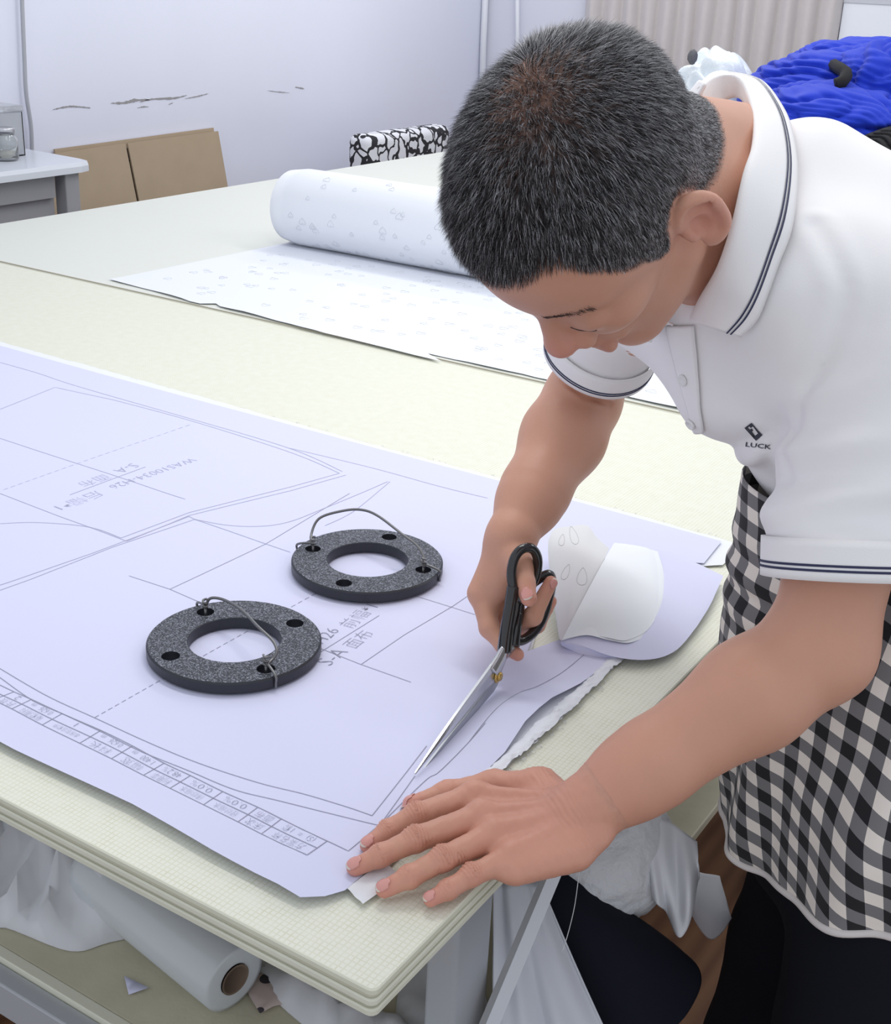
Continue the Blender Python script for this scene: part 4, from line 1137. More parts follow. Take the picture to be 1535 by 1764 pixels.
# ears: plate, rim, lobe, hollow
ears = SDF()
for s in (-1, 1):
    eF = nrm(HF * .90 - s * HL * .42); eL = nrm(np.cross(HU, eF)) * s; eM = np.stack([eF, eL, HU])
    E0 = H(-.006, s * .074, .002)
    e = lambda f, l, u: E0 + f * eF + l * eL + u * HU
    body.ell(e(-.014, .006, .000), (.018, .0055, .029), eM, .008)
    rim = [e(.004, .005, .008), e(-.001, .010, .024), e(-.012, .013, .033), e(-.022, .014, .028), e(-.0275, .013, .012), e(-.026, .012, -.008), e(-.021, .010, -.022), e(-.012, .008, -.028)]
    rim = spline(rim, 22); body.chain(rim, np.interp(np.linspace(0, 1, 22), np.linspace(0, 1, 8), [.003, .0034, .0036, .0038, .0036, .0034, .0036, .0045]), .0045)
    body.ell(e(-.009, .007, -.027), (.0085, .0045, .009), eM, .005)
    body.ell(e(-.008, .0130, -.003), (.0090, .0080, .0130), eM, .004, 's')
    body.ell(e(-.018, .0135, .018), (.0085, .0050, .007), eM, .003, 's')
    body.cone(e(.003, .006, -.002), e(.002, .007, -.010), .0042, .004, .004)
    ears.ell(e(-.012, .010, .000), (.020, .014, .031), eM, .008).chain(rim, [.005] * len(rim), .004)
# neck and trapezius
body.cone(H(-.068, 0, -.018), at(1283, 268, 1.195), .042, .046, .02)
body.cone(H(-.035, 0, -.020), NB, .056, .060, .02)
body.cone(H(-.005, 0, -.060), NB + nrm(HF) * .02, .045, .05, .02)
CH = (ShL + ShR) / 2
for S_ in (ShL, ShR): body.cone(NB - A3([0, -.02, .055]), S_ - A3([0, 0, .02]), .040, .046, .04)
# torso
PV, WS = A3([.216, .598, -.01]), A3([.262, .642, .225])
CHc = CH + A3([.035, .01, -.05])
body.cone(CHc, WS, .098, .112, .05); body.cone(WS, PV, .112, .128, .05)
body.cone(ShL - A3([.05, 0, .03]), ShR + A3([.05, 0, -.03]), .072, .070, .05)
# arms
def lerp(a, b_, t): return a * (1 - t) + b_ * t
def arm(Sh, El, Wr, bend, rw, q):
    body.cone(Sh, lerp(Sh, El, .45), .054 * q, .051 * q, .03); body.cone(lerp(Sh, El, .35), El, .050 * q, .043 * q, .03)
    body.cone(El, lerp(El, Wr, .28), .044, .0455, .02); body.cone(lerp(El, Wr, .28), lerp(El, Wr, .75), .0455, .034, .02)
    body.cone(lerp(El, Wr, .70), Wr, .035, rw, .02)
arm(ShL, ElL, WrL, 0, .0285, 1.0); arm(ShR, ElR, WrR, 0, .026, .93)
body.sph(lerp(lerp(ShL, ElL, .97), WrL, .04) + nrm(ElL - (ShL + WrL) / 2) * .004, .036, .02)
# ---- left hand, flat on the table
def P_(px, py, z): return tz(px, py, z)
LH = dict(
    index=[P_(818, 1374, .0270), P_(716, 1404, .0235), P_(668, 1432, .0150), P_(634, 1456, .0105)],
    middle=[P_(830, 1408, .0300), P_(716, 1446, .0275), P_(656, 1474, .0180), P_(612, 1494, .0115)],
    ring=[P_(850, 1440, .0270), P_(762, 1480, .0260), P_(705, 1511, .0170), P_(662, 1532, .0110)],
    pinky=[P_(880, 1478, .0225), P_(812, 1508, .0210), P_(772, 1533, .0140), P_(742, 1549, .0098)],
    thumb=[P_(930, 1360, .025), P_(850, 1352, .016), P_(770, 1366, .0120), P_(708, 1385, .0085)])
RAD = dict(index=[.0125, .0098, .0088, .0070], middle=[.0128, .0103, .0090, .0074], ring=[.0122, .0099, .0088, .0071], pinky=[.0110, .0086, .0076, .0062], thumb=[.017, .0125, .0100, .0070])
zup = A3([0, 0, 1.])
pf = (zup, .72)
for fn in ('index', 'middle', 'ring', 'pinky'):
    J, R_ = LH[fn], RAD[fn]
    w = WrL + (J[0] - LH['middle'][0]) * .35 + A3([0, 0, -.004])
    body.cone(w, J[0] + A3([0, 0, -.003]), .019, .0165, .014, 'u', pf)
for fn in ('index', 'middle', 'ring', 'pinky'):
    J, R_ = LH[fn], RAD[fn]
    body.chain(J, R_, .0035)
    body.sph(J[0] + A3([0, 0, .0035]), R_[0] * .80, .012)
    body.sph(J[1] + A3([0, 0, .0012]), R_[1] * 1.03, .004)
    body.sph(J[2] + A3([0, 0, .0006]), R_[2] * 1.04, .004)
for fn in ('index', 'middle', 'ring', 'pinky'):
    J = LH[fn]; w = WrL + (J[0] - LH['middle'][0]) * .30
    body.cone(lerp(w, J[0], .25) + A3([0, 0, .0115]), J[0] + A3([0, 0, .0085]), .0035, .0040, .010)
body.chain(LH['thumb'], RAD['thumb'], .008)
body.cone(WrL + A3([-.005, .01, -.008]), LH['thumb'][0], .02, .018, .012)
body.cone(WrL + A3([.012, -.030, -.012]), LH['pinky'][0] + A3([.008, -.006, -.006]), .020, .013, .012, 'u', (zup, .8))
# ---- right hand around the scissors
RH = dict(
    thumb=[at(886, 950, 1.372), at(897, 975, 1.352), at(903, 1005, 1.336), at(911, 1031, 1.324)],
    index=[at(831, 1022, 1.388), at(843, 1082, 1.372), at(868, 1112, 1.362), at(892, 1128, 1.358)],
    middle=[at(846, 1014, 1.410), at(878, 1084, 1.392), at(918, 1062, 1.368), at(949, 1003, 1.372)],
    ring=[at(856, 1006, 1.430), at(888, 1090, 1.412), at(924, 1076, 1.390), at(949, 1036, 1.392)],
    pinky=[at(868, 998, 1.445), at(898, 1070, 1.435), at(925, 1070, 1.415), at(944, 1050, 1.412)])
for fn in ('index', 'middle', 'ring', 'pinky'):
    body.cone(WrR, RH[fn][0], .019, .0165, .014)
RR_ = dict(thumb=[.0165, .0135, .0112, .0085], index=[.0135, .0105, .0088, .0068], middle=[.0135, .0108, .0098, .0070], ring=[.013, .0102, .0092, .0066], pinky=[.012, .009, .008, .006])
for fn in RH: body.chain(RH[fn], RR_[fn], .0045)
body.cone(WrR + A3([.0, -.005, -.012]), at(868, 1000, 1.380), .020, .015, .015)
body.cone(at(888, 960, 1.372), at(846, 1040, 1.385), .014, .010, .012)

cr = []
for px, py in ((968, 655), (1010, 680), (1052, 697)):
    ds = np.linspace(1.3, 1.6, 120); pt_ = A3([at(px, py, d) for d in ds]); v_ = body(pt_); cr.append(pt_[int(np.argmax(v_ < 0)) if (v_ < 0).any() else int(np.argmin(v_))])
body.cone(cr[0], cr[1], .0024, .0030, .006, 's'); body.cone(cr[1], cr[2], .0030, .0022, .006, 's')
# ---- extraction: fine where skin shows, coarse under the clothes, one mesh
def wrinkles(p):
    """skin folds over the finger joints, on the back of the left hand"""
    q = p.reshape(-1, 3); f = np.zeros(len(q))
    for fn in ('index', 'middle', 'ring', 'pinky'):
        J = LH[fn]
        for i, (amp, wid, per_) in enumerate(((0, 1, 1), (.00105, .0068, .0030), (.00062, .0042, .0024))):
            if not amp: continue
            d = nrm(J[i + 1] - J[i - 1]); v = q - J[i]; s = v @ d; r = np.linalg.norm(v, axis=1)
            m_ = np.exp(-(s / wid) ** 2) * (r < .022) * np.clip((v[:, 2] + .001) / .006, 0, 1)
            lat = v - s[:, None] * d; bow = np.linalg.norm(lat[:, :2], axis=1)
            f += amp * m_ * np.sin(2 * np.pi * (s + np.sign(s) * bow ** 2 * 14) / per_)
    v = q - LH['middle'][0]; rr = np.linalg.norm(q - (WrL + LH['middle'][0]) / 2, axis=1)
    f += .00022 * fbm(q, 90, 31, 2) * (rr < .14)
    dw = nrm(ElL - WrL); s = (q - WrL) @ dw
    f += .00030 * np.sin(2 * np.pi * s / .0045 + 2 * fbm(q, 40, 8, 2)) * np.exp(-((s + .004) / .011) ** 2) * (q[:, 2] > WrL[2] - .01)
    return f.reshape(p.shape[:-1])
def grab(lo, hi, h, cut=None, disp=None):
    V, F = surfnet(body, lo, hi, h, disp=disp)
    if cut is not None:
        c = V[F].mean(1); F = F[cut(c)]
    V, F = clean(V, F)
    return V, F
def seg_t(c, a, b_): d = b_ - a; return (c - a) @ d / (d @ d)
def seg_d(c, a, b_):
    t = np.clip(seg_t(c, a, b_), 0, 1); return np.linalg.norm(c - a - t[:, None] * (b_ - a), axis=1)
nkd = nrm(NB - H(-.02, 0, -.02))
pieces = []
# head + neck
pieces.append(grab(HC - .20, HC + .20, .0022, lambda c: ((c - NB) @ nkd < -.002) & (np.linalg.norm(c - HC, axis=1) < .20)))
# left arm and hand
loL = np.minimum(np.minimum(WrL, ElL), ShL) - A3([.20, .20, .06]); hiL = np.maximum(np.maximum(WrL, ElL), ShL) + .07
cutL = lambda c: (seg_t(c, ShL, ElL) > .52) & ((np.minimum(seg_d(c, ShL, ElL), seg_d(c, ElL, WrL)) < .085) | (np.linalg.norm(c - WrL, axis=1) < .25)) & (c[:, 2] < .37)
dwL = nrm(ElL - WrL)
pv_, pf_ = grab(loL, hiL, .0024, lambda c: cutL(c) & ((c - WrL) @ dwL > .020))
ins_ = np.clip((.031 - (pv_ - WrL) @ dwL) / .008, 0, 1) * .0010          # tucks under the finer hand surface
pieces.append((pv_ - body.near(WrL, .12).grad(pv_) * ins_[:, None], pf_))
hl = A3([LH[k][3] for k in LH] + [WrL]); 
pieces.append(grab(hl.min(0) - .035, hl.max(0) + .06, .0010, lambda c: ((c - WrL) @ dwL < .032) & (np.linalg.norm(c - WrL, axis=1) < .25), wrinkles))
loR = np.minimum(np.minimum(WrR, ElR), ShR) - A3([.10, .12, .14]); hiR = np.maximum(np.maximum(WrR, ElR), ShR) + .08
cutR = lambda c: (((seg_t(c, ShR, ElR) > .50) & (seg_d(c, ShR, ElR) < .09)) | (seg_d(c, ElR, WrR) < .075) | (np.linalg.norm(c - WrR, axis=1) < .17)) & (seg_t(c, ShR, ElR) > .45) & (seg_d(c, CHc, WS) > .13)
pieces.append(grab(loR, hiR, .0020, cutR))
# torso under the shirt
pieces.append(grab(PV - A3([.45, .3, .2]), A3([.35, .8, .6]), .009, lambda c: (seg_t(c, ShL, ElL) < .6) & ((seg_d(c, ShL, ElL) < .08) | (seg_d(c, ShR, ElR) < .08) & (seg_t(c, ShR, ElR) < .55) | (seg_d(c, CHc, WS) < .25) & (seg_d(c, ElR, WrR) > .10) & (seg_d(c, ElL, WrL) > .10)) & ((c - NB) @ nkd > -.01)))
V, F = merge(*[(v, f.tolist()) for v, f in pieces])
bo = mk('body', V, F, None, per)
# skin colour: base tone, redder knuckles / fingertips / ears / nose, dark stubble under the hair
base = A3([.60, .318, .220])
Cc = np.tile(base, (len(V), 1))
red = np.zeros(len(V))
for fn in LH:
    for i in (1, 2): red = np.maximum(red, .55 * np.exp(-((np.linalg.norm(V - LH[fn][i], axis=1) / .014) ** 2)))
    red = np.maximum(red, .9 * np.exp(-((np.linalg.norm(V - LH[fn][3], axis=1) / .013) ** 2)))
hand = np.exp(-((np.linalg.norm(V - (WrL + LH['middle'][0]) / 2, axis=1) / .10) ** 2)); red = np.maximum(red, .35 * hand)
for fn in RH: red = np.maximum(red, .5 * np.exp(-((np.linalg.norm(V - RH[fn][3], axis=1) / .016) ** 2)))
hp = tohead(V)
red = np.maximum(red, .7 * np.exp(-((np.linalg.norm(hp - A3([.112, 0, -.02]), axis=1) / .02) ** 2)))
red = np.maximum(red, .5 * np.exp(-((np.linalg.norm(hp - A3([-.02, .085, .0]), axis=1) / .03) ** 2)))
face = np.clip(1 - np.linalg.norm(hp - A3([.06, 0, -.02]), axis=1) / .12, 0, 1)
Cc = Cc * (1 - .12 * np.minimum(1, face * 2))[:, None]
Cc = Cc * (1 - red[:, None]) + A3([.62, .25, .20]) * red[:, None]
# hairline: lowest U of the hair as a function of the angle around the head
HA = np.radians([0, 15, 28, 38, 48, 56, 64, 72, 79, 84, 92, 104, 114, 125, 140, 160, 180])
HUm = A3([.079, .081, .086, .082, .060, .038, .026, -.002, -.012, .022, .034, .030, .002, -.028, -.040, -.050, -.052])
def hair_depth(p):
    ang = np.abs(np.arctan2(p[:, 1], p[:, 0])); return p[:, 2] - np.interp(ang, HA, HUm)
hd = hair_depth(hp) + .004 * fbm(hp, 30, 3, 2)
nearhead = (np.linalg.norm(hp - A3([0, 0, .03]), axis=1) < .165) & (ears(V) > .0015)
wh = np.exp(-((np.linalg.norm((hp - A3([-.040, -.005, .142])) * A3([.8, 1, 1]), axis=1) / .050) ** 2))
stub = np.where(nearhead, np.clip(hd / .012, 0, 1), 0) * (.93 - .50 * wh)
Cc = Cc * (1 - stub[:, None]) + A3([.035, .03, .032]) * stub[:, None]
# eyebrow on both sides
for s in (-1, 1):
    br_ = seg_d(hp, A3([.098, s * .012, .031]), A3([.080, s * .046, .033]))
lip = np.exp(-((np.linalg.norm((hp - A3([.09, 0, -.059])) * A3([1, .55, 1]), axis=1) / .011) ** 2))
Cc = Cc * (1 - .5 * lip[:, None]) + A3([.40, .15, .13]) * .5 * lip[:, None]
vcol(bo, 'skin', Cc)
M_skin = mat('skin', tuple(base), .48, spec=.35, attr='skin', noise=(26, .07), bump=(420, .22, .0008), sss=.12)
bo.data.materials.append(M_skin)

# ---- nails on both hands
M_nail = mat('finger_nail', (.66, .31, .27), .28, spec=.5)
M_tip = mat('nail_tip', (.74, .66, .56), .3)
def nail(tip, prev, up, w, l, free=.0022, shift=.0):
    d = nrm(tip - prev); up = nrm(up - d * (up @ d)); s = np.cross(d, up)
    n, m = 11, 11; V, fm = [], []
    for i in range(n):
        a = (i / (n - 1) - .5) * 2
        for j in range(m):
            b_ = j / (m - 1)
            wd = w * (math.sin(math.pi * min(1, .22 + b_ * .9) * .5 + .0) if b_ < .25 else 1) * (1 - .35 * max(0, b_ - .78) / .22)
            V.append(tip + d * (shift + (b_ - .72) * l - abs(a) ** 2 * l * .10 * (b_ > .6)) + s * a * wd / 2 + up * .012)
    V = A3(V)
    V = body.along(V, np.broadcast_to(-up, V.shape), .0004, 24)
    lim = tip + up * .0005
    hgt = (V - tip) @ up
    V = V + up * np.maximum(0, -.0005 - hgt)[:, None]
    F = grid_faces(n, m); fm = [1 if (f[0] % m) / (m - 1) > .84 else 0 for f in F]
    o = mk('finger_nail', V, F, None, per, mats=[M_nail, M_tip], fmat=fm); solidify(o, .0005, 1); return o
for fn, w, l in (('index', .0105, .0125), ('middle', .0112, .0135), ('ring', .0106, .0130), ('pinky', .0088, .0105)):
    J = LH[fn]; nail(J[3], J[2], A3([.05, -.18, 1.0]), w, l, shift=.003)
nail(LH['thumb'][3], LH['thumb'][2], A3([-.3, .5, .8]), .010, .016, shift=.006)
vw = lambda p: nrm(CAMC - p)
J = RH['thumb']; nail(J[3], J[2], vw(J[3]) + A3([.0, -.2, .1]), .0125, .0135, shift=.002)
J = RH['middle']; nail(J[3], J[2], nrm(A3([.6, -.1, .5])), .009, .011, shift=.002)

# ---- hair: tens of thousands of short tapering strands
hv, hf = pieces[0]
hpv = tohead(hv); c4_ = hv[hf]; cen = c4_.mean(1); ch = tohead(cen)
area_ = np.linalg.norm(np.cross(c4_[:, 2] - c4_[:, 0], c4_[:, 3] - c4_[:, 1]), axis=1) / 2
hdc = hair_depth(ch)
earx = ears(cen) < .0035
dens = np.clip(hdc / .014, 0, 1) * (np.linalg.norm(ch - A3([0, 0, .03]), axis=1) < .165) * ~earx
whc = np.exp(-((np.linalg.norm((ch - A3([-.040, -.005, .142])) * A3([.8, 1, 1]), axis=1) / .050) ** 2))
dens = dens * (1 - .50 * whc)
w_ = area_ * dens; w_ /= w_.sum()
NH = 70000
fi = rng.choice(len(hf), NH, p=w_)
uv_ = rng.random((NH, 2, 1))
q4 = c4_[fi]; root_p = (q4[:, 0] * (1 - uv_[:, 0]) + q4[:, 1] * uv_[:, 0]) * (1 - uv_[:, 1]) + (q4[:, 3] * (1 - uv_[:, 0]) + q4[:, 2] * uv_[:, 0]) * uv_[:, 1]
hsdf = body.near(HC + HU * .04, .16)
nn = hsdf.grad(root_p, .004); rp = tohead(root_p)
WH = A3([-.050, -.015, .140])
fl_ = rp - WH; swirl = np.cross(A3([-.35, 0, .93]), fl_); fl_ = fl_ / (np.linalg.norm(fl_, axis=1)[:, None] + 1e-6) + .5 * swirl / (np.linalg.norm(swirl, axis=1)[:, None] + 1e-6) * np.exp(-np.linalg.norm(rp - WH, axis=1) / .03)[:, None]
flw = fl_ @ HM
flw = flw - nn * (flw * nn).sum(1)[:, None]; flw /= np.linalg.norm(flw, axis=1)[:, None] + 1e-6
top = np.clip((rp[:, 2] - .03) / .07, 0, 1); hdr = hair_depth(rp)
ln = (.0050 + .0085 * top) * np.clip(.35 + hdr / .045, .35, 1) * rng.uniform(.75, 1.2, NH)
front = np.exp(-((rp[:, 0] - .085) / .03) ** 2) * (rp[:, 2] > .05); ln *= 1 + .25 * front
up_w = .55 + .35 * top
clump = np.stack([fbm(rp, 55, s_ + 60, 2) for s_ in range(3)], 1) * .25
d1 = nn * up_w[:, None] + flw * (1.1 - .55 * top)[:, None] + rng.normal(0, .16, (NH, 3)) + clump
d1 /= np.linalg.norm(d1, axis=1)[:, None]
d2_ = d1 * .8 + flw * .55 - nn * .10 + rng.normal(0, .12, (NH, 3)); d2_ /= np.linalg.norm(d2_, axis=1)[:, None]
p0_ = root_p - nn * .0008; p1_ = root_p + d1 * (ln * .5)[:, None]; p2_ = p1_ + d2_ * (ln * .55)[:, None]
sx = np.cross(d1, rng.normal(size=(NH, 3))); sx /= np.linalg.norm(sx, axis=1)[:, None]; sy = np.cross(d1, sx)
wd = .00017
Vh = np.empty((NH, 7, 3))
for k in range(3):
    a = 2 * math.pi * k / 3; o_ = (math.cos(a) * sx + math.sin(a) * sy)
    Vh[:, k] = p0_ + o_ * wd; Vh[:, 3 + k] = p1_ + o_ * wd * .8
Vh[:, 6] = p2_
tri = A3([[0, 1, 4], [0, 4, 3], [1, 2, 5], [1, 5, 4], [2, 0, 3], [2, 3, 5], [3, 4, 6], [4, 5, 6], [5, 3, 6]])
Fh = (tri[None] + (np.arange(NH) * 7)[:, None, None]).reshape(-1, 3)
ho = mk('hair', Vh.reshape(-1, 3), Fh, None, per)
grey = rng.random(NH) < (.36 + .12 * np.clip(-rp[:, 0] / .08, -1, 1) + .10 * (1 - top))
cg = np.where(grey[:, None], A3([.50, .50, .52]) * rng.uniform(.3, 1.5, (NH, 1)), A3([.016, .015, .017]) * rng.uniform(.6, 2.2, (NH, 1)))
vcol(ho, 'strand', np.repeat(cg, 7, 0))
ho.data.materials.append(mat('short_greying_hair', (.03, .03, .03), .42, spec=.45, attr='strand'))
ho['kind'] = 'stuff'
ho['label'] = 'short cropped greying black hair'
# eyebrows and lashes
gs = []; rb_ = np.random.default_rng(5); kk = 0
TT = rb_.uniform(0, 1, 400); SG = np.repeat([-1, 1], 200)
B0 = np.stack([.098 - .020 * TT, SG * (.012 + .038 * TT), .029 + .002 * TT + rb_.normal(0, .0022, 400) + .004 * np.sin(np.pi * TT)], 1)
BP = hsdf.snap(HC + B0 @ HM, .0, 5); BN = hsdf.grad(BP)
for s in (-1, 1):
    for k in range(200):
        t = TT[kk]
        p, n_ = BP[kk], BN[kk]; kk += 1
        d = nrm(HL * s * 1.0 + HU * (.25 - .5 * t) + n_ * .12 + rb_.normal(0, .10, 3)); L = rb_.uniform(.003, .0055)
        gs.append(tube_geo([p, p + d * L * .5, p + d * L - n_ * L * .15], [.00013, .00011, .00004], 3))
    lash = [hsdf.snap((H(.095, s * l, u))[None], .0002, 8)[0] for l, u in ((.019, .002), (.025, -.0025), (.032, -.0040), (.040, -.0025), (.046, .001))]
    gs.append(tube_geo(spline(lash, 24), .0006, 5))
eb = mk('eyebrows_and_lashes', *merge(*gs), mat('dark_brow_hair', (.07, .05, .045), .6), per); eb['kind'] = 'stuff'
# ================================================================== clothes
M_shirt = mat('white_pique_cotton', (.86, .85, .855), .85, sheen=.15, bump=(900, .18, .0006))
M_rib = mat('white_ribbed_cotton', (.87, .86, .86), .85, sheen=.1, bump=(700, .3, .0006))
M_stripe = mat('navy_stripe', (.03, .035, .085), .8)
M_trouser = mat('black_trouser_cloth', (.006, .007, .012), .85, spec=.2)
shirt = SDF()
shirt.cone(CHc, WS + A3([0, 0, -.0]), .112, .130, .06)
shirt.cone(WS, WS + A3([.0, .0, -.10]), .130, .122, .04)
shirt.sph(WS + A3([-.014, -.012, .026]), .1455, .04)
shirt.cone(CH + A3([.07, .03, -.01]), WS + A3([.02, .02, .05]), .085, .105, .05)
shirt.cone(ShL - A3([.055, 0, .02]), ShR + A3([.055, 0, -.02]), .088, .085, .06)
for S_ in (ShL, ShR): shirt.cone(NB - A3([0, -.02, .035]), S_ + A3([0, 0, .0]), .058, .062, .05)
def slv(S_, E_, t, r0, r1): shirt.cone(S_, lerp(S_, E_, t), r0, r1, .016)
slv(ShL, ElL, .86, .068, .067); slv(ShR, ElR, .72, .064, .0575)
shirt.cone(at(1385, 345, 1.22), at(1570, 445, 1.18), .075, .070, .05)
axL, axR = nrm(ElL - ShL), nrm(ElR - ShR)
def ray_near(sd, px, py, off, d0=.95, d1=1.30):
    ds = np.linspace(d0, d1, 240); pts = A3([at(px, py, d) for d in ds]); v = sd(pts) - off
    k = np.argmax(v < 0) if (v < 0).any() else int(np.argmin(v)); return pts[k]
SEAM = spline([ray_near(shirt, *p, 0.0) for p in ((1404, 385), (1436, 440), (1456, 500), (1444, 560), (1418, 625), (1388, 690), (1368, 745), (1354, 820))], 40)
def fold_disp(p):
    """soft cloth folds: sagging rolls above the near cuff, drag lines from the armpit, a blouse over the waist"""
    q = p.reshape(-1, 3)
    f = .0022 * fbm(q, 5, 5, 3)
    s = (q - ShL) @ axL; rad = q - ShL - s[:, None] * axL; dl = np.linalg.norm(rad, axis=1)
    side = rad @ CAMR[:, 0] / (dl + 1e-9)                      # -1 on the inner (chest) side of the near sleeve
    onL = np.clip(1 - (dl - .075) / .02, 0, 1) * np.clip((s - .03) / .05, 0, 1)
    w = np.sin(2 * np.pi * (s / .052 + side * .55) + 1.2 * fbm(q, 4, 9, 2))
    f += onL * .0058 * np.sign(w) * np.abs(w) ** 1.3 * (.45 - .55 * side) * np.exp(-((s - .16) / .085) ** 2)
    ap_ = ShL + axL * .10 + CAMR[:, 0] * -.07
    d = q - ap_; rr = np.linalg.norm(d, axis=1); th = np.arctan2(d @ CAMR[:, 1], -(d @ CAMR[:, 0]))
    f += (1 - onL) * .0060 * np.sin(th * 5.0 + 1.0) * np.exp(-((rr - .10) / .06) ** 2)
    if np.min(np.linalg.norm(SEAM - q.mean(0), axis=1)) < .07:
        ds_ = np.min(np.linalg.norm(q[:, None] - SEAM[None], axis=2), 1)
        f += -.0030 * np.exp(-(ds_ / .0050) ** 2) + .0022 * np.exp(-((ds_ - .013) / .008) ** 2)
    zb = np.exp(-((q[:, 2] - .275) / .04) ** 2); f += .0050 * zb * np.sin(q @ A3([12., -10, 80.]))
    return f.reshape(p.shape[:-1])
HEML, HEMR = .715, .575
_c = CAMR.T @ axL; axHL = CAMR @ nrm([-.03, _c[1], _c[2]])   # the near hem hangs level
hemL0 = lerp(ShL, ElL, HEML)
V, F = surfnet(shirt, A3([-.35, .33, .08]), A3([.46, .88, .62]), .0042, disp=fold_disp)
c = V[F].mean(1)
kp = ~(((c - hemL0) @ axHL > 0) & (seg_d(c, ShL, ElL) < .105) & (c[:, 2] < ShL[2]))
kp &= ~((seg_t(c, ShR, ElR) > HEMR) & (seg_d(c, ShR, ElR) < .078) & (seg_d(c, CHc, WS) > .15))
nka = nrm(H(-.02, 0, -.02) - NB)
hn = (c - NB) @ nka; rn = np.linalg.norm(c - NB - hn[:, None] * nka, axis=1)
kp &= ~((rn < .040) & (hn > -.02))
V, F = clean(V, F[kp])
V = smooth_mesh(V, F, 1, .35)
sh = solidify(mk('polo_shirt', V, F, M_shirt, per), .0012, -1)
sh['label'] = 'white short-sleeved polo shirt'
bvS = BVHTree.FromPolygons([tuple(v) for v in V], F.tolist())
def onshirt(px, py, off=.0015):
    r = nrm(ray(px, py)); hit = bvS.ray_cast(Vector(CAMC), Vector(r))
    return None if hit[0] is None else A3(hit[0]) - r * off
def shirt_r(c0, dirs, rmax=.16):
    """radius of the built (folded) shirt around an axis point"""
    out = []
    for d in dirs:
        best = 0
        hit = bvS.ray_cast(Vector(c0 + d * rmax), Vector(-d), rmax)
        out.append(np.linalg.norm(A3(hit[0]) - c0) if hit[0] is not None else np.nan)
    out = A3(out); ok = ~np.isnan(out)
    if ok.sum() == 0: return np.full(len(dirs), .065)
    idx = np.arange(len(out)); out = np.interp(idx, idx[ok], out[ok], period=len(out)); return out
def cuff(Sh, El, ax, t_hem, wid, nm, stripes):
    e1 = nrm(np.cross(ax, A3([.3, 1, .2]))); e2 = np.cross(ax, e1); n = 72
    a = np.linspace(0, 2 * np.pi, n, endpoint=False); D = np.cos(a)[:, None] * e1 + np.sin(a)[:, None] * e2
    L = np.linalg.norm(El - Sh)
    c0 = lerp(Sh, El, t_hem - .008 / L)
    r0 = shirt_r(c0, D); r0 = np.minimum(r0, np.median(r0) * 1.12)
    for _ in range(4): r0 = (np.roll(r0, 1) + r0 * 2 + np.roll(r0, -1)) / 4
    def band(s0, s1, off, m, name, parent, th=.0022):
        V = []
        for i in range(n):
            for s in np.linspace(s0, s1, 6): V.append(c0 + ax * s + D[i] * (r0[i] + off - .02 * max(0, s) * .4))
        o = mk(name, V, grid_faces(n, 6, True), m, parent); solidify(o, th, 0); return o
    cu = band(-.004, wid, .0042, M_rib, nm, sh)
    for s0, s1 in stripes: band(s0, s1, .0056, M_stripe, 'navy_stripe', cu, .0006)
    return cu
cuff(ShL, ElL, axHL, HEML, .030, 'sleeve_cuff', ((.0165, .0185), (.0205, .0225)))
cuff(ShR, ElR, axR, HEMR, .026, 'sleeve_cuff', ((.0165, .0180), (.0195, .0210)))
# ---- collar: fold line close to the neck, fall lying on the shoulder
fold_px = [(1207, 150), (1225, 138), (1248, 131), (1275, 136), (1291, 165), (1300, 205), (1298, 250), (1282, 300), (1262, 387), (1236, 464), (1206, 516), (1188, 552)]
outer_px = [(1190, 165), (1225, 128), (1262, 126), (1312, 140), (1346, 182), (1364, 226), (1373, 295), (1364, 387), (1340, 455), (1318, 516), (1302, 552), (1276, 579)]
man_f, man_o = [1.17, 1.20, 1.215, 1.21, 1.185], [1.22, 1.255, 1.265, 1.25, 1.215]
nk = SDF(); nk.pr = [q_ for q_ in body.pr if q_[3] == .02 and np.linalg.norm(q_[1] - (NB + H(-.035, 0, -.02)) / 2) < .06]
fo_k, ou_k = [], []
for k, (a, b_) in enumerate(zip(fold_px, outer_px)):
    fo_k.append(at(*a, man_f[k]) if k < 5 else ray_near(body, *a, .009)); ou_k.append(at(*b_, man_o[k]) if k < 5 else ray_near(shirt, *b_, .011))
def dsm(pts, pxs, it=2):
    dd = A3([-(CAMR.T @ (p - CAMC))[2] for p in pts])
    for _ in range(it): dd[1:-1] = (dd[:-2] + 2 * dd[1:-1] + dd[2:]) / 4
    return [at(*q_, d_) for q_, d_ in zip(pxs, dd)], dd
fo_k, df_ = dsm(fo_k, fold_px); ou_k, do_ = dsm(ou_k, outer_px)
for k, q_ in enumerate(outer_px):
    ds = np.linspace(.95, 1.35, 320); v_ = shirt(A3([at(*q_, d_) for d_ in ds])) - .007
    if (v_ < 0).any(): do_[k] = min(do_[k], ds[int(np.argmax(v_ < 0))])
ou_k = [at(*q_, d_) for q_, d_ in zip(outer_px, do_)]
df_ = np.minimum(df_, do_ + .02); fo_k = [at(*q_, d_) for q_, d_ in zip(fold_px, df_)]
n = 60
fo_, ou_ = spline(fo_k, n), spline(ou_k, n)
ba_ = A3([p + (nrm(p - CAMC) * .022 + nrm(NB - p) * .012) * min(1, i / 24) - CAMR[:, 1] * .034 * max(0, 1 - i / 24) for i, p in enumerate(fo_)])
V = []; mrow = 18
for i in range(n):
    t = i / (n - 1)
    for j in range(mrow):
        v = j / (mrow - 1)
        if v < .3: p = lerp(ba_[i], fo_[i], v / .3)
        else:
            w = (v - .3) / .7; p = lerp(fo_[i], ou_[i], w) + nrm(CAMC - fo_[i]) * .012 * math.sin(math.pi * min(1, w * 1.0)) ** .7
        V.append(p)
V = A3(V)
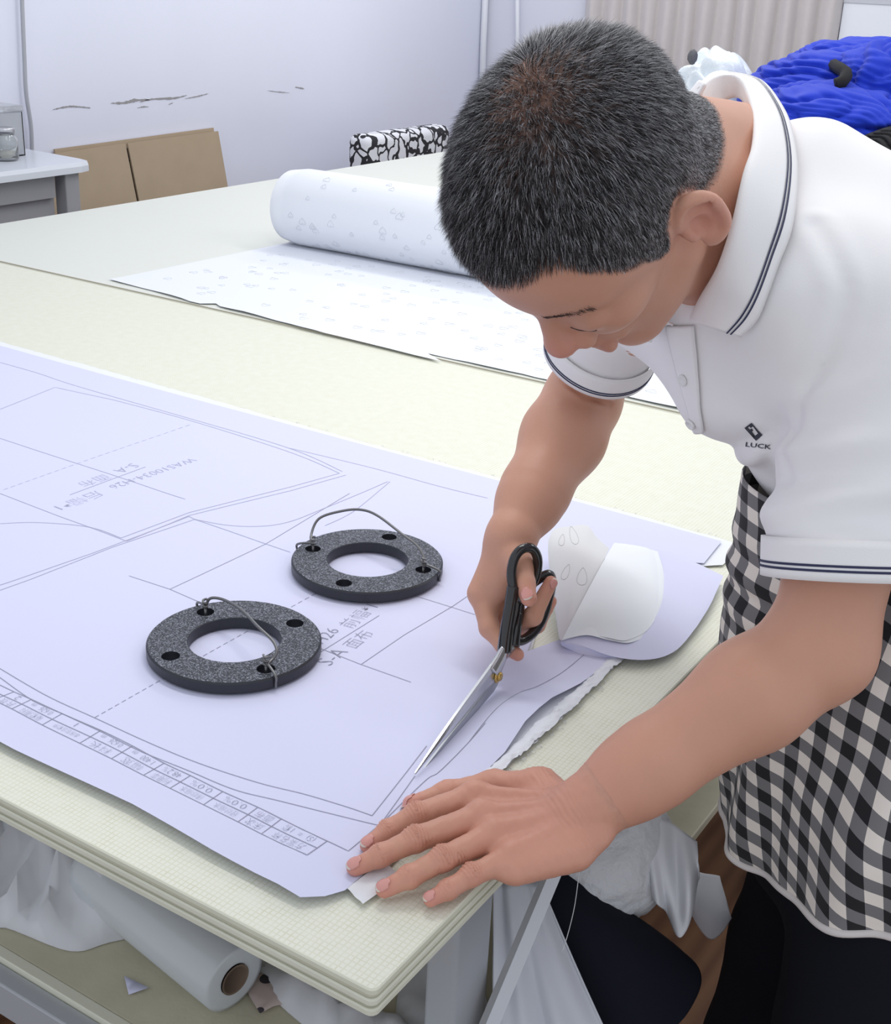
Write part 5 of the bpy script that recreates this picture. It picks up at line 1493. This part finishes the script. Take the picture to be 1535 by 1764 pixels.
co = solidify(mk('collar', V, grid_faces(n, mrow), M_rib, sh), .0025, 0)
co['label'] = 'turned-down ribbed collar with two navy stripes'
G = V.reshape(n, mrow, 3)
def strip_on(G, v0, v1, i0, i1):
    Vs = []
    for i in range(i0, i1):
        for v in (v0, v1):
            x = v * (mrow - 1); k = min(int(x), mrow - 2); p = lerp(G[i, k], G[i, k + 1], x - k); dv = G[i, k + 1] - G[i, k]; du = G[min(i + 1, len(G) - 1), k] - G[max(i - 1, 0), k]; nn_ = nrm(np.cross(du, dv))
            ref = CAMC - p + A3([0, 0, .5]) ; nn_ = nn_ if nn_ @ ref > 0 else -nn_
            Vs.append(p + nn_ * .0022)
    return A3(Vs), grid_faces(i1 - i0, 2)
for v0, v1 in ((.800, .822), (.848, .870)):
    Vs, Fs = strip_on(G, v0, v1, 10, n); mk('navy_stripe', Vs, Fs, M_stripe, co)
# right-hand half of the collar, mostly hidden by the head
fo2 = spline([at(1216, 146, 1.16), at(1190, 200, 1.17), at(1150, 330, 1.18), at(1130, 450, 1.17), at(1135, 540, 1.14), at(1160, 560, 1.12)], 40)
ou2 = spline([at(1190, 165, 1.22), at(1140, 230, 1.25), at(1090, 350, 1.27), at(1075, 460, 1.25), at(1090, 560, 1.21), at(1120, 590, 1.17)], 40)
V = [lerp(fo2[i], ou2[i], j / 9) + A3([0, 0, 1]) * .008 * math.sin(math.pi * j / 9) for i in range(40) for j in range(10)]
solidify(mk('collar', V, grid_faces(40, 10), M_rib, sh), .0025, 0)
# ---- placket, buttons, badge
pl_l = [(1150, 560), (1158, 600), (1168, 640), (1180, 680), (1190, 715), (1200, 742)]
pl_r = [(1196, 560), (1200, 600), (1203, 640), (1206, 690), (1211, 725), (1214, 742)]
ok = [(onshirt(*a, .0025), onshirt(*b_, .0025)) for a, b_ in zip(pl_l, pl_r)]
ok = [o_ for o_ in ok if o_[0] is not None and o_[1] is not None]
if len(ok) > 2:
    a = spline([o_[0] for o_ in ok], 30); b_ = spline([o_[1] for o_ in ok], 30)
    V = []
    for i in range(30):
        for j in range(9):
            p = lerp(a[i], b_[i], j / 8); h_ = bvS.find_nearest(Vector(p)); nn_ = A3(h_[1]); nn_ = nn_ if nn_ @ (CAMC - p) > 0 else -nn_
            V.append(A3(h_[0]) + nn_ * .0030)
    solidify(mk('placket', V, grid_faces(30, 9), M_shirt, sh), .0022, 0)
M_button = mat('white_button', (.80, .80, .80), .3)
for px, py in ((1183, 653), (1196, 726)):
    p = onshirt(px, py, .0)
    if p is None: continue
    h_ = bvS.find_nearest(Vector(p)); nn_ = A3(h_[1]); nn_ = nn_ if nn_ @ (CAMC - p) > 0 else -nn_
    z = nn_; x = nrm(np.cross(z, [0.3, .2, 1])); y = np.cross(z, x)
    V, F = lathe_geo([(0, .0012), (.003, .0012), (.0038, .0022), (.0050, .0024), (.0056, .0012), (.0056, 0), (0, 0)], 24)
    mk('button', p + nn_ * .0045 + V @ np.stack([x, y, z]), F, M_button, sh)
M_badge = mat('navy_print', (.035, .04, .06), .7)
def draped(poly2d, F, cpx, ux, uy, sc_, name, m, off=.0012):
    Vd = []
    for x, y in poly2d:
        p = onshirt(cpx[0] + (x * ux[0] + y * uy[0]) * sc_, cpx[1] + (x * ux[1] + y * uy[1]) * sc_, off)
        if p is None: return
        Vd.append(p)
    mk(name, Vd, F, m, sh, smooth=False)
def dense(poly, holes=(), step=.06):
    """triangulated 2-D outline with holes"""
    pts, edges = [], []
    for lp in [poly] + list(holes):
        s = len(pts); q_ = []
        for i in range(len(lp)):
            a, b_ = A3(lp[i], float), A3(lp[(i + 1) % len(lp)], float); k = max(1, int(np.linalg.norm(b_ - a) / step))
            q_ += [a + (b_ - a) * j / k for j in range(k)]
        pts += [Vector(p) for p in q_]; edges += [(s + i, s + (i + 1) % len(q_)) for i in range(len(q_))]
    vo_, eo, fo, *_ = delaunay_2d_cdt(pts, edges, [], 0, 1e-6)
    V2 = A3([(v.x, v.y) for v in vo_])
    def ins(p, lp):
        r = False
        for i in range(len(lp)):
            a, b_ = lp[i], lp[(i + 1) % len(lp)]
            if (a[1] > p[1]) != (b_[1] > p[1]) and p[0] < (b_[0] - a[0]) * (p[1] - a[1]) / (b_[1] - a[1]) + a[0]: r = not r
        return r
    F2 = [list(f) for f in fo if ins(V2[list(f)].mean(0), poly) and not any(ins(V2[list(f)].mean(0), h_) for h_ in holes)]
    return V2, F2
V2, F2 = dense([(-1, .42), (-.22, 1), (1, -.38), (.28, -1)], [[(-.62, .46), (-.45, .60), (-.30, .42), (-.05, .60), (.50, -.18), (.18, -.44), (-.16, .02), (-.02, .16), (-.22, .40), (-.40, .22)]], .15)
draped(V2, F2, (1298, 744), (1, 0), (0, -1), 15.5, 'chest_emblem', M_badge)
tV, tF = text_geo('LUCK', .012)
if len(tV):
    tV[:, 0] -= tV[:, 0].min(); wv_ = tV[:, 0].max()
    draped(np.column_stack([tV[:, 0] / wv_ * 44, tV[:, 1] / wv_ * 44 * .62]), tF, (1284, 769), (1, .12), (.15, -1), 1.0, 'chest_lettering', M_badge)

# ---- trousers and shoes
tr_s = SDF()
hipL, hipR = PV + A3([.055, -.075, -.04]), PV + A3([-.01, .085, -.04])
ftL, ftR = A3([.265, .485, -TZ + .09]), A3([.110, .700, -TZ + .09])
tr_s.cone(PV + A3([-.01, 0, .08]), PV + A3([0, 0, -.08]), .140, .145, .05)
for h_, f_ in ((hipL, ftL), (hipR, ftR)):
    tr_s.cone(h_, lerp(h_, f_, .5), .108, .092, .03); tr_s.cone(lerp(h_, f_, .5), f_, .092, .075, .02)
V, F = surfnet(tr_s, A3([-.05, .30, -TZ]), A3([.52, .95, .26]), .010, disp=lambda p: .004 * fbm(p.reshape(-1, 3), 5, 17, 3).reshape(p.shape[:-1]))
mk('trousers', V, F, M_trouser, per)['label'] = 'black trousers'
for f_ in (ftL, ftR):
    s_ = SDF(); a = A3([f_[0], f_[1], -TZ + .042]); d = nrm(A3([-.8, -.6, 0]))
    s_.cone(a, a + d * .15, .040, .036, .02, 'u', (zup, .8)).cone(a + A3([0, 0, .05]), a, .045, .042, .02)
    V, F = surfnet(s_, a - .12 - A3([.1, .1, 0]), a + .14, .006); V[:, 2] = np.maximum(V[:, 2], -TZ + .001)
    mk('shoe', V, F, mat('black_shoe', (.012, .012, .013), .45), per)

# ---- apron: gingham half apron wrapped round the hips
def gingham():
    m = mat('black_cream_gingham', (.8, .75, .68), .9, sheen=.1, bump=(900, .2, .0005)); nt, b = nodes_of(m)
    uvn = nt.nodes.new('ShaderNodeUVMap'); sp = nt.nodes.new('ShaderNodeSeparateXYZ'); nt.links.new(uvn.outputs['UV'], sp.inputs[0])
    s = [mathn(nt, 'LESS_THAN', mathn(nt, 'FRACT', mathn(nt, 'DIVIDE', o_, .0275)), .5) for o_ in (sp.outputs['X'], sp.outputs['Y'])]
    k = mathn(nt, 'ADD', s[0], s[1])
    c1_ = mixc(nt, mathn(nt, 'GREATER_THAN', k, .5), (.83, .77, .70), (.19, .185, .19))
    nt.links.new(mixc(nt, mathn(nt, 'GREATER_THAN', k, 1.5), c1_, (.010, .010, .013)), b.inputs['Base Color']); return m
M_ging = gingham()
M_bind = mat('cream_binding', (.68, .64, .62), .85)
nA, nV = 170, 60
angs = np.radians(np.linspace(-215, 10, nA))
ZT = .250
def hem_z(t):                                # t 0..1 from his right side round to his left
    return np.interp(t, [0, .08, .16, .24, .32, .40, .5, .6, .75, 1], [.02, -.03, -.075, -.108, -.126, -.129, -.120, -.104, -.085, -.06])
both = SDF(); both.pr = tr_s.pr + shirt.pr[:2]
RW = []
for j in range(nV):
    v = j / (nV - 1)
    zc = ZT + (-.16 - ZT) * v
    cxy = lerp(WS, PV, np.clip((ZT - zc) / (ZT + .01), 0, 1)); cen_ = A3([cxy[0], cxy[1], zc])
    D = np.column_stack([np.cos(angs), np.sin(angs), np.zeros(nA)])
    r = both.radius(cen_, D, .30, .006)
    RW.append((cen_, r))
rr = A3([w[1] for w in RW])
for _ in range(10):
    rr[:, 1:-1] = (rr[:, :-2] + 2 * rr[:, 1:-1] + rr[:, 2:]) / 4
for j in range(1, nV): rr[j] = np.maximum(rr[j], rr[j - 1] - .0015)   # cloth hangs, never tucks in under the belly
grid = np.zeros((nA, nV, 3)); uvg = np.zeros((nA, nV, 2))
for i in range(nA):
    t = i / (nA - 1); z1 = hem_z(t)
    for j in range(nV):
        v = j / (nV - 1); z = ZT + (z1 - ZT) * v
        x = np.clip((ZT - z) / (ZT + .16), 0, 1) * (nV - 1); k = min(int(x), nV - 2); w = x - k
        r = rr[k, i] * (1 - w) + rr[k + 1, i] * w; cen_ = lerp(RW[k][0], RW[k + 1][0], w)
        fold = .0065 * (.15 + v) * math.sin(t * 34 + 2.0 * v + .8 * math.sin(t * 9)) + .0035 * v * math.sin(t * 61 + 4 * v)
        fold += .004 * math.exp(-((v - .28) / .12) ** 2) * math.sin(v * 60 + t * 20) * math.exp(-((t - .28) / .12) ** 2)
        d = A3([math.cos(angs[i]), math.sin(angs[i]), 0])
        grid[i, j] = A3([cen_[0], cen_[1], z]) + d * (r + .004 + fold)
        uvg[i, j] = (t * (angs[-1] - angs[0]) * .165 - .16 * (ZT - z), (ZT - z) * 1.03 + .05 * math.sin(t * 5))
ap = mk('apron', grid.reshape(-1, 3), grid_faces(nA, nV), M_ging, per, uv=uvg.reshape(-1, 2)); solidify(ap, .0012, 0)
ap['label'] = 'black and cream gingham half apron'
rimp = grid[:, -1]
tube('apron_binding', rimp[::1], .0042, M_bind, ap, 8)

# ================================================================== lift the whole layout so that the floor is z = 0
for o in COL.objects:
    if o.parent is None and o is not cam: o.location.z += TZ
